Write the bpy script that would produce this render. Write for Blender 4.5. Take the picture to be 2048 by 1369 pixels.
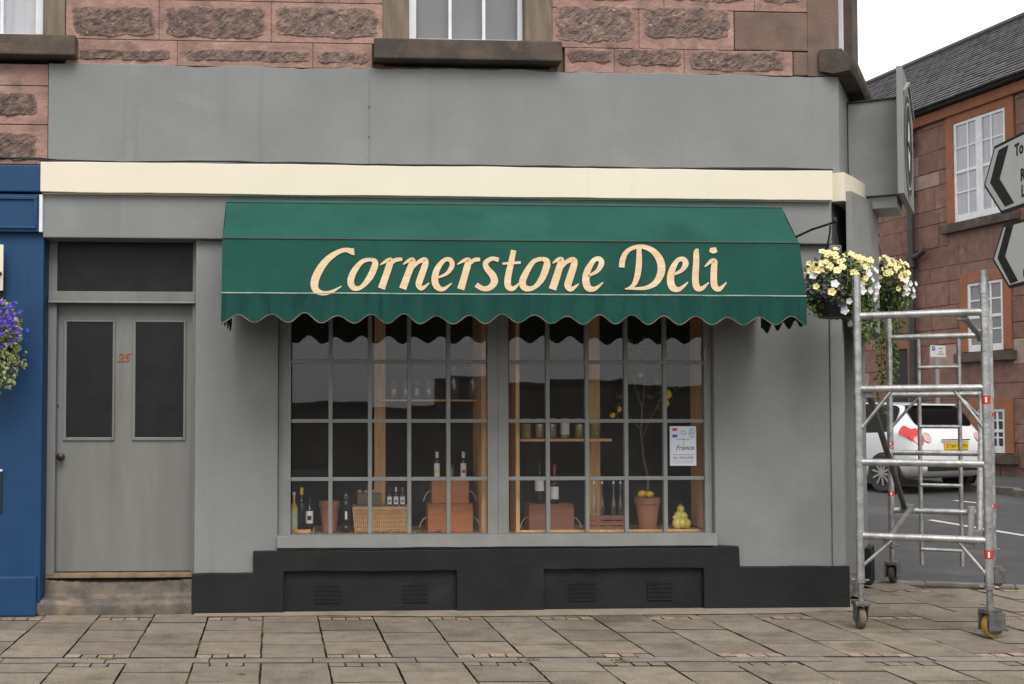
import bpy, bmesh, math, random
from mathutils import Vector, Matrix
R = math.radians
for o in list(bpy.data.objects): bpy.data.objects.remove(o)
scn = bpy.context.scene
col = scn.collection

# ------------------------------------------------------------------ camera
FPX, PPX, PPY, DIST, EYE = 2440.0, 800.0, 740.0, 8.9, 1.41
YAW = math.atan((800 - 657) / FPX); PITCH = math.atan(95 / FPX)
fw = Vector((math.sin(YAW)*math.cos(PITCH), math.cos(YAW)*math.cos(PITCH), math.sin(PITCH)))
rt = Vector((math.cos(YAW), -math.sin(YAW), 0)); up = rt.cross(fw)
CAM = Vector((0, -DIST, EYE))
cd = bpy.data.cameras.new('camera'); cam = bpy.data.objects.new('camera', cd); col.objects.link(cam)
cd.sensor_width = 36; cd.lens = FPX/2048*36; cd.clip_end = 2000; cd.clip_start = 0.05
cd.shift_x = (1024 - PPX)/2048; cd.shift_y = (PPY - 684.5)/2048
m3 = Matrix((rt, up, -fw)).transposed()
cam.matrix_world = Matrix.Translation(CAM) @ m3.to_4x4()
scn.camera = cam
# ------------------------------------------------------------------ light: even overcast
w = bpy.data.worlds.new('World'); scn.world = w; w.use_nodes = True
nt = w.node_tree; bg = nt.nodes['Background']
sky = nt.nodes.new('ShaderNodeTexSky'); sky.sky_type = 'NISHITA'; sky.sun_disc = False
sky.sun_elevation = R(49); sky.sun_rotation = R(200); sky.dust_density = 4; sky.air_density = 1.5
hs = nt.nodes.new('ShaderNodeHueSaturation'); hs.inputs['Saturation'].default_value = 0.1
mx = nt.nodes.new('ShaderNodeMixRGB'); mx.inputs[0].default_value = 0.8; mx.inputs[2].default_value = (8.6, 8.6, 8.65, 1)
nt.links.new(sky.outputs[0], hs.inputs['Color']); nt.links.new(hs.outputs[0], mx.inputs[1]); cn = nt.nodes.new('ShaderNodeTexNoise'); cn.inputs['Scale'].default_value = 2.2; cn.inputs['Detail'].default_value = 5    # soft cloud texture
tc = nt.nodes.new('ShaderNodeTexCoord'); nt.links.new(tc.outputs['Generated'], cn.inputs['Vector'])
cr = nt.nodes.new('ShaderNodeMapRange'); nt.links.new(cn.outputs[0], cr.inputs[0]); cr.inputs[1].default_value = .3; cr.inputs[2].default_value = .7; cr.inputs[3].default_value = .88; cr.inputs[4].default_value = 1.12
ml = nt.nodes.new('ShaderNodeMixRGB'); ml.blend_type = 'MULTIPLY'; ml.inputs[0].default_value = 1
nt.links.new(mx.outputs[0], ml.inputs[1]); nt.links.new(cr.outputs[0], ml.inputs[2]); nt.links.new(ml.outputs[0], bg.inputs[0])
bg.inputs[1].default_value = 0.1
sd = bpy.data.lights.new('sun', 'SUN'); sun = bpy.data.objects.new('sun', sd); col.objects.link(sun)
sd.energy = 1.5; sd.angle = R(35); sd.color = (1, .97, .93)
sun.rotation_euler = Vector((-0.10, 0.64, -0.76)).to_track_quat('-Z', 'Y').to_euler()
scn.view_settings.view_transform = 'Standard'; scn.view_settings.look = 'None'
scn.view_settings.exposure = 0.66; scn.view_settings.gamma = 1.0

# ------------------------------------------------------------------ helpers
def ray(px, py): return fw + rt*((px-PPX)/FPX) + up*((PPY-py)/FPX)
def at(px, py, Y=0.0):
    d = ray(px, py); return CAM + d*((Y-CAM.y)/d.y)
def ag(px, py, z=0.0):
    d = ray(px, py); return CAM + d*((z-CAM.z)/d.z)
def ax(px, Y=0.0, py=800): return at(px, py, Y).x
def az(py, Y=0.0, px=800): return at(px, py, Y).z
def dep(px, py, d):                       # point of the pixel's ray at depth d
    return CAM + ray(px, py)*d

def nodes_of(name):
    m = bpy.data.materials.new(name); m.use_nodes = True
    return m, m.node_tree, m.node_tree.nodes['Principled BSDF']
MATS = {}
def mat(name, c1, c2=None, scale=4.0, rough=.8, bump=0.0, bscale=60.0, rnd=0.0, metal=0.0, spec=.5,
        lo=.35, hi=.65, speck=None, sscale=90.0, sthr=.68, stretch=(1,1,1), c3=None, c3scale=1.2, c3thr=.6, bdist=.01, coat=0, c4=None, c4scale=.6, c4thr=.55, rim=None, streak=None):
    m, t, b = nodes_of(name); N, L = t.nodes.new, t.links.new
    b.inputs['Roughness'].default_value = rough; b.inputs['Metallic'].default_value = metal
    b.inputs['Specular IOR Level'].default_value = spec
    if coat: b.inputs['Coat Weight'].default_value = coat
    geo = N('ShaderNodeNewGeometry'); mp = N('ShaderNodeMapping'); mp.inputs['Scale'].default_value = stretch
    L(geo.outputs['Position'], mp.inputs[0])
    def noise(s, det=6):
        n = N('ShaderNodeTexNoise'); n.inputs['Scale'].default_value = s; n.inputs['Detail'].default_value = det
        L(mp.outputs[0], n.inputs['Vector']); return n
    def ramp(fac, a, bb, l, h):
        r = N('ShaderNodeValToRGB'); L(fac, r.inputs[0])
        r.color_ramp.elements[0].position = l; r.color_ramp.elements[1].position = h
        r.color_ramp.elements[0].color = (*a, 1); r.color_ramp.elements[1].color = (*bb, 1); return r
    if c2 is None: c2 = tuple(x*.93 for x in c1)
    out = ramp(noise(scale).outputs[0], c1, c2, lo, hi).outputs[0]
    def over(base, fac, c):
        x = N('ShaderNodeMixRGB'); L(fac, x.inputs[0]); L(base, x.inputs[1]); x.inputs[2].default_value = (*c, 1); return x.outputs[0]
    if c3: out = over(out, ramp(noise(c3scale, 8).outputs[0], (0,0,0), (1,1,1), c3thr, c3thr+.15).outputs[0], c3)
    if c4: out = over(out, ramp(noise(c4scale, 5).outputs[0], (0,0,0), (.8,.8,.8), c4thr, c4thr+.12).outputs[0], c4)
    if streak:
        m2 = N('ShaderNodeMapping'); m2.inputs['Scale'].default_value = (7,7,.3); L(geo.outputs['Position'], m2.inputs[0])
        n2 = N('ShaderNodeTexNoise'); n2.inputs['Scale'].default_value = 1.6; n2.inputs['Detail'].default_value = 5; L(m2.outputs[0], n2.inputs['Vector'])
        out = over(out, ramp(n2.outputs[0], (0,0,0), (.38,.38,.38), streak[1], streak[1]+.2).outputs[0], streak[0])
    if speck: out = over(out, ramp(noise(sscale, 2).outputs[0], (0,0,0), (1,1,1), sthr, sthr+.04).outputs[0], speck)
    if rim:
        at_ = N('ShaderNodeAttribute'); at_.attribute_name = 'rim'; nz = noise(13, 6); ad = N('ShaderNodeMath'); ad.operation = 'MULTIPLY_ADD'
        L(nz.outputs[0], ad.inputs[0]); ad.inputs[1].default_value = 1.0; L(at_.outputs['Fac'], ad.inputs[2])
        rm = ramp(ad.outputs[0], (1,1,1), (0,0,0), .55, 1.25); mo = ramp(noise(7).outputs[0], rim[0], rim[1], .35, .65)
        x = N('ShaderNodeMixRGB'); L(rm.outputs[0], x.inputs[0]); L(out, x.inputs[1]); L(mo.outputs[0], x.inputs[2]); out = x.outputs[0]
    if rnd:
        oi = N('ShaderNodeObjectInfo'); mr = N('ShaderNodeMapRange'); L(oi.outputs['Random'], mr.inputs[0])
        mr.inputs[3].default_value = 1-rnd; mr.inputs[4].default_value = 1+rnd
        h = N('ShaderNodeHueSaturation'); L(out, h.inputs['Color']); L(mr.outputs[0], h.inputs['Value']); out = h.outputs[0]
    L(out, b.inputs['Base Color'])
    if bump:
        bp = N('ShaderNodeBump'); bp.inputs['Strength'].default_value = bump; bp.inputs['Distance'].default_value = bdist
        L(noise(bscale, 8).outputs[0], bp.inputs['Height']); L(bp.outputs[0], b.inputs['Normal'])
    MATS[name] = m; return m
def glass(name, f0=.045, tint=(1,1,1), haze=.0):
    m = bpy.data.materials.new(name); m.use_nodes = True; t = m.node_tree; t.nodes.clear(); N, L = t.nodes.new, t.links.new
    o = N('ShaderNodeOutputMaterial'); mx = N('ShaderNodeMixShader'); tr = N('ShaderNodeBsdfTransparent'); gl = N('ShaderNodeBsdfGlossy'); ge = N('ShaderNodeNewGeometry')
    def math_(op, a, b=None):
        x = N('ShaderNodeMath'); x.operation = op
        for i, v in enumerate((a, b)):
            if v is None: continue
            if isinstance(v, (int, float)): x.inputs[i].default_value = v
            else: L(v, x.inputs[i])
        return x.outputs[0]
    dt = N('ShaderNodeVectorMath'); dt.operation = 'DOT_PRODUCT'; L(ge.outputs['Incoming'], dt.inputs[0]); L(ge.outputs['Normal'], dt.inputs[1])
    p5 = math_('POWER', math_('SUBTRACT', 1.0, math_('ABSOLUTE', dt.outputs['Value'])), 5.0)
    fac = math_('ADD', math_('MULTIPLY', p5, 1-f0), f0)
    tr.inputs[0].default_value = (*tint, 1); gl.inputs['Roughness'].default_value = .01
    nz = N('ShaderNodeTexNoise'); nz.inputs['Scale'].default_value = 5; nz.inputs['Detail'].default_value = 1; L(ge.outputs['Position'], nz.inputs['Vector'])
    bp = N('ShaderNodeBump'); bp.inputs['Strength'].default_value = .07; bp.inputs['Distance'].default_value = .003; L(nz.outputs[0], bp.inputs['Height']); L(bp.outputs[0], gl.inputs['Normal'])
    df = N('ShaderNodeBsdfDiffuse'); df.inputs[0].default_value = (.75,.74,.72,1); m2 = N('ShaderNodeMixShader')                 # pale veil painted into the glass: haze that greys the dark interior
    dn = N('ShaderNodeTexNoise'); dn.inputs['Scale'].default_value = 3; dn.inputs['Detail'].default_value = 6; L(ge.outputs['Position'], dn.inputs['Vector'])
    L(math_('MULTIPLY', dn.outputs[0], haze*2), m2.inputs[0]); L(tr.outputs[0], m2.inputs[1]); L(df.outputs[0], m2.inputs[2])
    L(fac, mx.inputs[0]); L(m2.outputs[0], mx.inputs[1]); L(gl.outputs[0], mx.inputs[2]); L(mx.outputs[0], o.inputs[0])
    MATS[name] = m; return m

class MB:
    def __init__(s): s.v = []; s.f = []
    def add(s, vs, fs):
        k = len(s.v); s.v += [tuple(x) for x in vs]; s.f += [tuple(i+k for i in f) for f in fs]; return s
    def box(s, x0, x1, y0, y1, z0, z1):
        return s.add([(x,y,z) for z in (z0,z1) for y in (y0,y1) for x in (x0,x1)],
                     [(0,2,3,1),(4,5,7,6),(0,1,5,4),(2,6,7,3),(0,4,6,2),(1,3,7,5)])
    def obox(s, c, ux, uy, uz, hx, hy, hz):
        c, ux, uy, uz = Vector(c), Vector(ux), Vector(uy), Vector(uz)
        return s.add([c+ux*(a*hx)+uy*(b*hy)+uz*(d*hz) for d in (-1,1) for b in (-1,1) for a in (-1,1)],
                     [(0,2,3,1),(4,5,7,6),(0,1,5,4),(2,6,7,3),(0,4,6,2),(1,3,7,5)])
    def poly(s, pts, off):                       # polygon with thickness
        n = len(pts); off = Vector(off)
        a = [Vector(p) for p in pts]; b = [p+off for p in a]
        return s.add(a+b, [tuple(range(n)), tuple(range(2*n-1, n-1, -1))] + [(i, i+n, (i+1)%n+n, (i+1)%n) for i in range(n)])
    def tube(s, pts, r, n=10, r2=None, cap=True):
        pts = [Vector(p) for p in pts]; m = len(pts); rings = []
        rs = [r + (r2-r)*i/(m-1) for i in range(m)] if r2 is not None else [r]*m
        if isinstance(r, (list, tuple)): rs = r
        u = None
        for i, p in enumerate(pts):
            d = (pts[min(i+1,m-1)]-pts[max(i-1,0)]).normalized()
            if u is None: u = d.orthogonal().normalized()
            else: u = (u - d*u.dot(d)).normalized()
            v = d.cross(u); rings.append([p+(u*math.cos(2*math.pi*k/n)+v*math.sin(2*math.pi*k/n))*rs[i] for k in range(n)])
        vs = [q for g in rings for q in g]
        fs = [(i*n+k, i*n+(k+1)%n, (i+1)*n+(k+1)%n, (i+1)*n+k) for i in range(m-1) for k in range(n)]
        if cap: fs += [tuple(range(n-1,-1,-1)), tuple(range((m-1)*n, m*n))]
        return s.add(vs, fs)
    def lathe(s, prof, c=(0,0,0), n=20, axis='z', sy=1.0):
        c = Vector(c); m = len(prof); vs = []
        for r, h in prof:
            for k in range(n):
                a = 2*math.pi*k/n; p, q = r*math.cos(a), r*math.sin(a)*sy
                vs.append(c + (Vector((p,q,h)) if axis=='z' else Vector((p,h,q)) if axis=='y' else Vector((h,p,q))))
        fs = [(i*n+k, i*n+(k+1)%n, (i+1)*n+(k+1)%n, (i+1)*n+k) for i in range(m-1) for k in range(n)]
        fs += [tuple(range(n-1,-1,-1)), tuple(range((m-1)*n, m*n))]
        return s.add(vs, fs)
    def grid(s, fn, nu, nv):
        return s.add([fn(i/nu, j/nv) for j in range(nv+1) for i in range(nu+1)],
                     [(j*(nu+1)+i, j*(nu+1)+i+1, (j+1)*(nu+1)+i+1, (j+1)*(nu+1)+i) for j in range(nv) for i in range(nu)])
    def mesh(s, name, m=None, bevel=0, seg=2, smooth=False, fix=True, weld=False):
        me = bpy.data.meshes.new(name); me.from_pydata(s.v, [], s.f)
        bm = bmesh.new(); bm.from_mesh(me)
        if weld: bmesh.ops.remove_doubles(bm, verts=bm.verts, dist=1e-5)
        if fix: bmesh.ops.recalc_face_normals(bm, faces=bm.faces)
        if bevel:
            es = [e for e in bm.edges if len(e.link_faces)==2 and e.calc_face_angle(0) > .5]
            bmesh.ops.bevel(bm, geom=es, offset=bevel, segments=seg, affect='EDGES', profile=.6, clamp_overlap=True)
        bm.to_mesh(me); bm.free()
        if m: me.materials.append(MATS[m])
        if smooth:
            for p in me.polygons: p.use_smooth = True
            try: me.set_sharp_from_angle(angle=R(38))
            except Exception: pass
        return me
    def build(s, name, m, parent=None, **k):
        o = bpy.data.objects.new(name, s.mesh(name, m, **k)); col.objects.link(o)
        if parent: link(o, parent)
        return o
def link(o, parent):
    o.parent = parent; o.matrix_parent_inverse = parent.matrix_basis.inverted()
def inst(name, me, parent=None, loc=(0,0,0), rot=(0,0,0), scale=(1,1,1)):
    o = bpy.data.objects.new(name, me); o.location = loc; o.rotation_euler = rot; o.scale = scale; col.objects.link(o)
    if parent: link(o, parent)
    return o
def thing(name, label, cat, loc=(0,0,0), group=None):
    o = bpy.data.objects.new(name, None); o.location = loc; o.empty_display_size = .1; col.objects.link(o); return tag(o, label, cat, group)
def tag(o, label, cat=None, group=None):
    o['label'] = label
    if cat: o['category'] = cat
    if group: o['group'] = group
    return o
def kind(o, k): o['kind'] = k; return o
def bxp(name, m, parent, x0, x1, y0, y1, z0, z1, bevel=.004, **k):
    return MB().box(x0,x1,y0,y1,z0,z1).build(name, m, parent, bevel=bevel, **k)
def text(body, m, parent, M, size, shear=0, name='lettering', ext=.0005, spacing=1.0, bold=0):
    cu = bpy.data.curves.new('t', 'FONT'); cu.body = body; cu.size = size; cu.shear = shear; cu.extrude = ext; cu.offset = bold; cu.align_x = 'CENTER'; cu.align_y = 'CENTER'
    cu.space_character = spacing; cu.resolution_u = 3
    to = bpy.data.objects.new('t', cu); col.objects.link(to)
    dg = bpy.context.evaluated_depsgraph_get(); me = bpy.data.meshes.new_from_object(to.evaluated_get(dg))
    bpy.data.objects.remove(to); bpy.data.curves.remove(cu)
    me.transform(M); me.materials.clear(); me.materials.append(MATS[m])
    o = bpy.data.objects.new(name, me); col.objects.link(o); link(o, parent); return o
def frame_m(o, x, y):                      # matrix: text x -> x, text y -> y, at o
    x, y = Vector(x).normalized(), Vector(y).normalized(); z = x.cross(y)
    return Matrix.Translation(o) @ Matrix((x, y, z)).transposed().to_4x4()
def catmull(pts, n=6):
    out = []; P = [pts[0]] + list(pts) + [pts[-1]]
    for i in range(1, len(P)-2):
        for k in range(n):
            t = k/n; out.append(tuple(.5*((2*b)+(c-a)*t+(2*a-5*b+4*c-d)*t*t+(3*b-a-3*c+d)*t**3) for a,b,c,d in zip(P[i-1],P[i],P[i+1],P[i+2])))
    out.append(tuple(pts[-1])); return out

# ------------------------------------------------------------------ materials
mat('grey_render', (0.2251,0.2318,0.2251), (0.2033,0.2083,0.2016), 2.2, .78, .4, 95, spec=.25, c3=(0.1865,0.189,0.1823), c3scale=.9, c3thr=.60, c4=(0.2394,0.2453,0.2377), c4scale=2.6, c4thr=.6, speck=(0.1008,0.1008,0.0966), sscale=26, sthr=.80, bdist=.006, streak=((.165,.166,.158), .58))
mat('grey_paint', (0.2255,0.2298,0.2196), (0.1937,0.1963,0.186), 5, .55, .08, 40, c3=(0.155,0.155,0.1421), c3scale=3, c3thr=.66)
mat('door_paint', (0.1763,0.1763,0.1624), (0.1558,0.1558,0.1435), 3, .55, .08, 30, stretch=(3,1,.5), c3=(0.1353,0.1337,0.1214), c3scale=1.6, c3thr=.6, speck=(0.2706,0.2624,0.2378), sscale=20, sthr=.82, streak=((.13,.128,.115), .60))
mat('grey_trim_light', (0.24,0.244,0.2304), (0.208,0.2096,0.1968), 6, .5, .05, 40)
mat('cream_paint', (0.7098,0.6388,0.5126), (0.6862,0.6151,0.4811), 1.5, .6, .06, 40, speck=(0.3943,0.3313,0.2366), sscale=14, sthr=.76, streak=((0.5394,0.465,0.3348), .64))
mat('black_plinth', (0.008925,0.008925,0.009775), (0.0136,0.0136,0.01403), 4, .6, .35, 70, spec=.28, c3=(0.0187,0.0187,0.0187), c3scale=2, c3thr=.64)
mat('blue_paint', (0.007396,0.04198,0.1087), (0.00884,0.04933,0.1258), 3, .55, .12, 45, spec=.3, streak=((.006,.03,.085), .56))
mat('mortar_pink', (.355,.22,.182), (.27,.165,.135), 7, .92, .9, 32, c3=(.19,.128,.105), c3scale=5, c3thr=.53, spec=.15, c4=(.42,.285,.24), c4scale=3.2, c4thr=.58, bdist=.012, rnd=.07)
mat('mortar_dark', (.185,.105,.08), (.14,.08,.062), 6, .95)
mat('rough_stone', (.215,.15,.125), (.115,.085,.074), 16, .95, .8, 70, spec=.12, speck=(.52,.43,.38), sscale=52, sthr=.70, rnd=.2, c3=(.30,.18,.145), c3scale=13, c3thr=.55, bdist=.02, c4=(.135,.11,.102), c4scale=6, c4thr=.55, rim=((.355,.22,.182),(.27,.165,.135)))
mat('smooth_sandstone', (0.187,0.119,0.08925), (0.1275,0.085,0.068), 4, .9, .4, 50, c3=(0.085,0.0612,0.051), c3scale=2.5, c3thr=.55)
mat('sill_stone', (0.1105,0.08075,0.0595), (0.05525,0.0442,0.0357), 4.5, .9, .5, 40, c3=(0.17,0.1148,0.0765), c3scale=3.5, c3thr=.6)
mat('jamb_stone', (0.2125,0.1615,0.1148), (0.136,0.1062,0.0765), 3, .9, .3, 50, stretch=(5,5,.8), c3=(0.0935,0.0765,0.0595), c3scale=2, c3thr=.58)
mat('white_paint', (.75,.76,.78), (.66,.67,.69), 8, .45)
mat('doorstep_stone', (0.198,0.1575,0.117), (0.1035,0.09,0.0765), 6, .9, .7, 40, c3=(0.054,0.0513,0.0468), c3scale=3.5, c3thr=.50, c4=(0.252,0.1935,0.1305), c4scale=5, c4thr=.6)
mat('timber_sill', (0.2295,0.1615,0.102), (0.1445,0.102,0.068), 12, .8, .4, 40)
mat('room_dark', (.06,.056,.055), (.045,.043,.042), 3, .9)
mat('canvas_green', (0.01275,0.06801,0.04946), (0.01043,0.05719,0.04328), 3, .88, .25, 220, spec=.15, c3=(0.006182,0.03864,0.03168), c3scale=1.7, c3thr=.56, c4=(0.017,0.08114,0.06182), c4scale=1.1, c4thr=.56)
mat('canvas_lit', (0.01878,0.08524,0.06502), (0.01517,0.07224,0.05635), 3, .88, .25, 220, spec=.15, c3=(0.01156,0.05779,0.04623), c3scale=1.4, c3thr=.58, c4=(0.02601,0.1026,0.08091), c4scale=1.6, c4thr=.56)  # same green, lighter: brighter light on the upper slope put into the colour
mat('canvas_valance', (0.01188,0.0646,0.0513), (0.00855,0.0475,0.0399), 14, .88, .2, 220, spec=.15, stretch=(1,1,.15), c3=(0.006175,0.0342,0.0304), c3scale=16, c3thr=.58)
mat('canvas_inside', (.016,.06,.05), None, 3, .9)
mat('seam_dark', (.05,.06,.05), (.09,.07,.05), 20, .8)
mat('edge_trim', (.20,.15,.10), (.06,.06,.045), 9, .8)
mat('welt_pale', (.36,.40,.37), (.2,.26,.24), 15, .7)
mat('letter_gold', (0.5859,0.4352,0.272), (0.5189,0.3599,0.2051), 26, .8, stretch=(.4,1,3), c3=(0.6194,0.5022,0.3515), c3scale=9, c3thr=.55)
mat('paver', (0.2296,0.1935,0.1516), (0.1735,0.1456,0.1144), 8, .92, .6, 110, speck=(0.347,0.2981,0.2406), sscale=85, sthr=.62, rnd=.13, c3=(0.1276,0.1075,0.08172), c3scale=2.6, c3thr=.56, spec=.2, c4=(0.1072,0.09776,0.05993), c4scale=.75, c4thr=.58)
mat('paver_brick', (.33,.24,.18), (.25,.185,.14), 14, .92, .6, 120, speck=(.46,.37,.30), sscale=80, sthr=.6, rnd=.16, spec=.2, c3=(.18,.145,.11), c3scale=4, c3thr=.57)
mat('paver_bed', (.070,.058,.043), (.045,.038,.029), 9, 1, .6, 60, c3=(.06,.07,.02), c3scale=2.5, c3thr=.56, spec=.05)
mat('channel_stone', (0.2255,0.1961,0.168), (0.165,0.1431,0.122), 9, .92, .5, 90, rnd=.12, c3=(0.132,0.1145,0.09), c3scale=3, c3thr=.55)
mat('concrete_strip', (0.2992,0.245,0.1872), (0.2415,0.198,0.152), 5, .95, .5, 90, speck=(0.3885,0.32,0.2517), sscale=60, sthr=.68, c3=(0.1837,0.152,0.1159), c3scale=3, c3thr=.56)
mat('asphalt', (0.0765,0.0765,0.0783), (0.063,0.063,0.0648), 3, .9, .6, 160, speck=(0.153,0.153,0.153), sscale=120, sthr=.64, c3=(0.1035,0.1035,0.1035), c3scale=.7, c3thr=.55, spec=.3)
mat('road_white', (.62,.62,.60), (.45,.45,.44), 20, .8)
mat('road_yellow', (.45,.36,.06), (.3,.28,.07), 9, .85)
mat('kerb_stone', (.20,.185,.165), (.14,.13,.11), 6, .9, .5, 60, rnd=.1, c3=(.13,.14,.04), c3scale=3, c3thr=.58)
mat('moss', (.075,.085,.022), (.12,.115,.04), 30, 1, .8, 80)
mat('alu', (.52,.52,.51), (.33,.325,.315), 13, .38, .25, 60, metal=.8, c3=(.58,.55,.50), c3scale=9, c3thr=.6)
mat('alu_dull', (.30,.30,.295), (.17,.165,.16), 16, .5, .3, 60, metal=.7, c3=(.55,.53,.5), c3scale=13, c3thr=.62)
mat('castor_metal', (.16,.155,.15), (.09,.088,.085), 20, .55, .4, 60, metal=.5)
mat('rubber', (.03,.029,.027), (.06,.052,.042), 12, .8)
mat('rubber_worn', (.16,.13,.10), (.08,.068,.056), 14, .85)
mat('yellow_tyre', (.42,.25,.035), (.22,.14,.04), 14, .7)
mat('red_label', (.55,.03,.02), (.45,.03,.02), 20, .5)
mat('white_label', (.75,.75,.74), None, 20, .5)
mat('black_iron', (.012,.012,.012), (.02,.02,.02), 20, .5)
mat('black_plastic', (.014,.014,.015), None, 10, .45)
mat('cable_black', (.015,.015,.015), None, 9, .6)
mat('brass_dark', (.05,.043,.036), (.03,.027,.024), 20, .4, metal=.7)
mat('copper_red', (.42,.10,.03), (.20,.05,.02), 60, .5)
mat('dark_glass', (.012,.0125,.013), (.018,.018,.018), 6, .35, .1, 60, spec=.2)
mat('net_curtain', (.50,.51,.535), (.40,.41,.44), 3, .9, stretch=(9,9,.3))
mat('blind_dark', (.17,.172,.182), (.15,.152,.16), 3, .9)
mat('leaf_green', (.12,.185,.04), (.055,.10,.022), 30, .6, rnd=.1, spec=.3)
mat('leaf_variegated', (.40,.40,.21), (.15,.19,.075), 35, .6, spec=.3)
mat('leaf_dark', (.028,.022,.034), (.05,.04,.06), 30, .6)
mat('petal_yellow', (.82,.70,.22), (.88,.83,.52), 60, .6, rnd=.08)
mat('petal_white', (.82,.82,.82), (.7,.7,.72), 60, .6)
mat('petal_dusk', (0.045,0.03,0.072), (0.084,0.06,0.114), 40, .6, rnd=.2)
mat('petal_purple', (.05,.026,.30), (.10,.05,.48), 40, .6, rnd=.2)
mat('flower_eye', (.65,.36,.03), None, 30, .7)
mat('far_stone', (0.2491,0.1435,0.1136), (0.1913,0.1119,0.08892), 6, .92, .6, 30, rnd=.10, c3=(0.2839,0.1884,0.1543), c3scale=4, c3thr=.58, spec=.15, c4=(0.1448,0.09485,0.07904), c4scale=1.2, c4thr=.6)
mat('far_stone_pale', (0.363,0.2695,0.2255), (0.286,0.209,0.176), 6, .9, .6, 30, rnd=.15, spec=.2)
mat('far_mortar', (0.2375,0.1438,0.115), (0.1875,0.1125,0.09), 6, .95, .4, 30)
mat('far_surround', (.32,.125,.062), (.26,.10,.052), 4, .85, .2, 30, c3=(.19,.082,.05), c3scale=2, c3thr=.6)
mat('slate', (.085,.08,.085), (.055,.053,.056), 5, .7, .4, 40, rnd=.1, c3=(.16,.15,.15), c3scale=12, c3thr=.6, stretch=(1,1,2))
mat('iron_pipe', (.05,.043,.042), (.035,.03,.03), 8, .6)
mat('car_white', (.78,.79,.81), None, 1, .25, spec=.5, coat=.6)
mat('car_glass', (.006,.006,.007), None, 4, .12, spec=.15)
mat('car_black', (.012,.012,.012), None, 4, .6)
mat('tail_red', (.62,.015,.015), (.5,.012,.012), 20, .15, coat=.6)
mat('tail_clear', (.70,.62,.62), (.5,.25,.25), 40, .2, coat=.6)
mat('wheel_alloy', (.42,.42,.43), None, 6, .35, metal=.8)
mat('plate_yellow', (.78,.52,.02), None, 6, .5)
mat('print_black', (.012,.012,.012), None, 6, .6)
mat('sign_white', (0.6324,0.6374,0.6426), (0.5916,0.5966,0.6018), 6, .5)
mat('sign_back', (.28,.28,.28), None, 6, .5)
mat('blue_print', (.02,.10,.42), None, 6, .5)
mat('red_print', (.55,.05,.04), None, 6, .5)
mat('pale_blue_print', (.35,.5,.75), None, 6, .5)
mat('grey_print', (.18,.18,.2), None, 6, .5)
mat('paper', (.74,.77,.84), (.7,.73,.8), 6, .7)
mat('pine', (.74,.44,.20), (.62,.35,.15), 7, .6, .1, 40, stretch=(5,5,.6))
mat('crate_brown', (.46,.17,.062), (.37,.13,.05), 6, .7, .2, 40, stretch=(.6,3,6))
mat('crate_old', (.30,.125,.07), (.23,.095,.055), 6, .7, .2, 40, stretch=(.6,3,6))
mat('terracotta', (.40,.175,.105), (.33,.14,.085), 8, .85, .15, 60)
mat('wicker', (.66,.42,.20), (.46,.28,.125), 60, .7, .5, 160, stretch=(1,1,3))
mat('wicker_rim', (.74,.50,.26), (.56,.36,.17), 40, .7)
mat('wine_glass', (.008,.009,.008), None, 4, .08, spec=.6)
mat('label_white', (.74,.74,.76), None, 10, .6)
mat('label_green', (.40,.46,.33), (.3,.36,.25), 40, .6)
mat('cap_yellow', (.80,.58,.01), None, 10, .4)
mat('cap_white', (.72,.72,.74), None, 10, .4)
mat('cap_red', (.28,.03,.06), None, 10, .4)
mat('cap_copper', (.40,.15,.08), None, 10, .35, metal=.5)
mat('tin_olive', (.13,.10,.055), (.10,.08,.045), 9, .6)
mat('bread', (.55,.30,.15), (.40,.2,.1), 30, .8)
mat('bark', (.16,.13,.10), (.1,.08,.06), 30, .9)
mat('lemon', (.80,.52,.012), (.72,.46,.01), 30, .45, .2, 120)
mat('ceramic_lemon', (.78,.62,.14), (.60,.58,.13), 12, .2, spec=.6)
mat('jar_fill', (.55,.42,.11), (.32,.21,.06), 22, .6, rnd=.3)
mat('jar_lid', (.35,.30,.2), None, 10, .4)
mat('beans', (.028,.018,.014), (.05,.03,.02), 40, .6)
mat('rope', (.45,.40,.33), None, 40, .9)
mat('board_dark', (.025,.024,.026), (.03,.03,.03), 4, .8)
mat('opp_wall', (.23,.19,.16), (.16,.13,.11), 2, .9, .4, 12)
mat('hedge', (.035,.06,.02), (.05,.075,.025), 5, .9, .8, 8)
mat('soil', (.03,.025,.02), None, 30, 1)
glass('pane_glass', .036, haze=.010); glass('jar_glass', .09, (.93,.95,.94), .03)

# ================================================================== SETTING: ground
def proj(p):
    v = Vector(p) - CAM; d = v.dot(fw)
    return (PPX+FPX*v.dot(rt)/d, PPY-FPX*v.dot(up)/d) if d > .2 else (9e9, 9e9)
def inview(p, m=120):
    x, y = proj(p); return -m < x < 2048+m and -m < y < 1369+m
def sstep(t): t = max(0, min(1, t)); return t*t*(3-2*t)
def roadz(x, y): return -.11 + .05*sstep((y+1)/2) + .26*sstep((y-1.5)/11) if y > -1 else -.11
xs = [-400,-150,-60,-30,-15,-8,-4,0,4,6,8,10,12,15,20,30,60,150,400]
ys = [-400,-150,-60,-30,-15,-8,-4,-1,0,1,1.5,2,3,4,5,6,7,8,9,10,11,12,13,15,20,30,60,150,400]
b = MB(); nx = len(xs)
b.add([(x,y,roadz(x,y)) for y in ys for x in xs], [(j*nx+i, j*nx+i+1, (j+1)*nx+i+1, (j+1)*nx+i) for j in range(len(ys)-1) for i in range(nx-1)])
road = kind(b.build('road', 'asphalt', smooth=True), 'structure')
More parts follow.
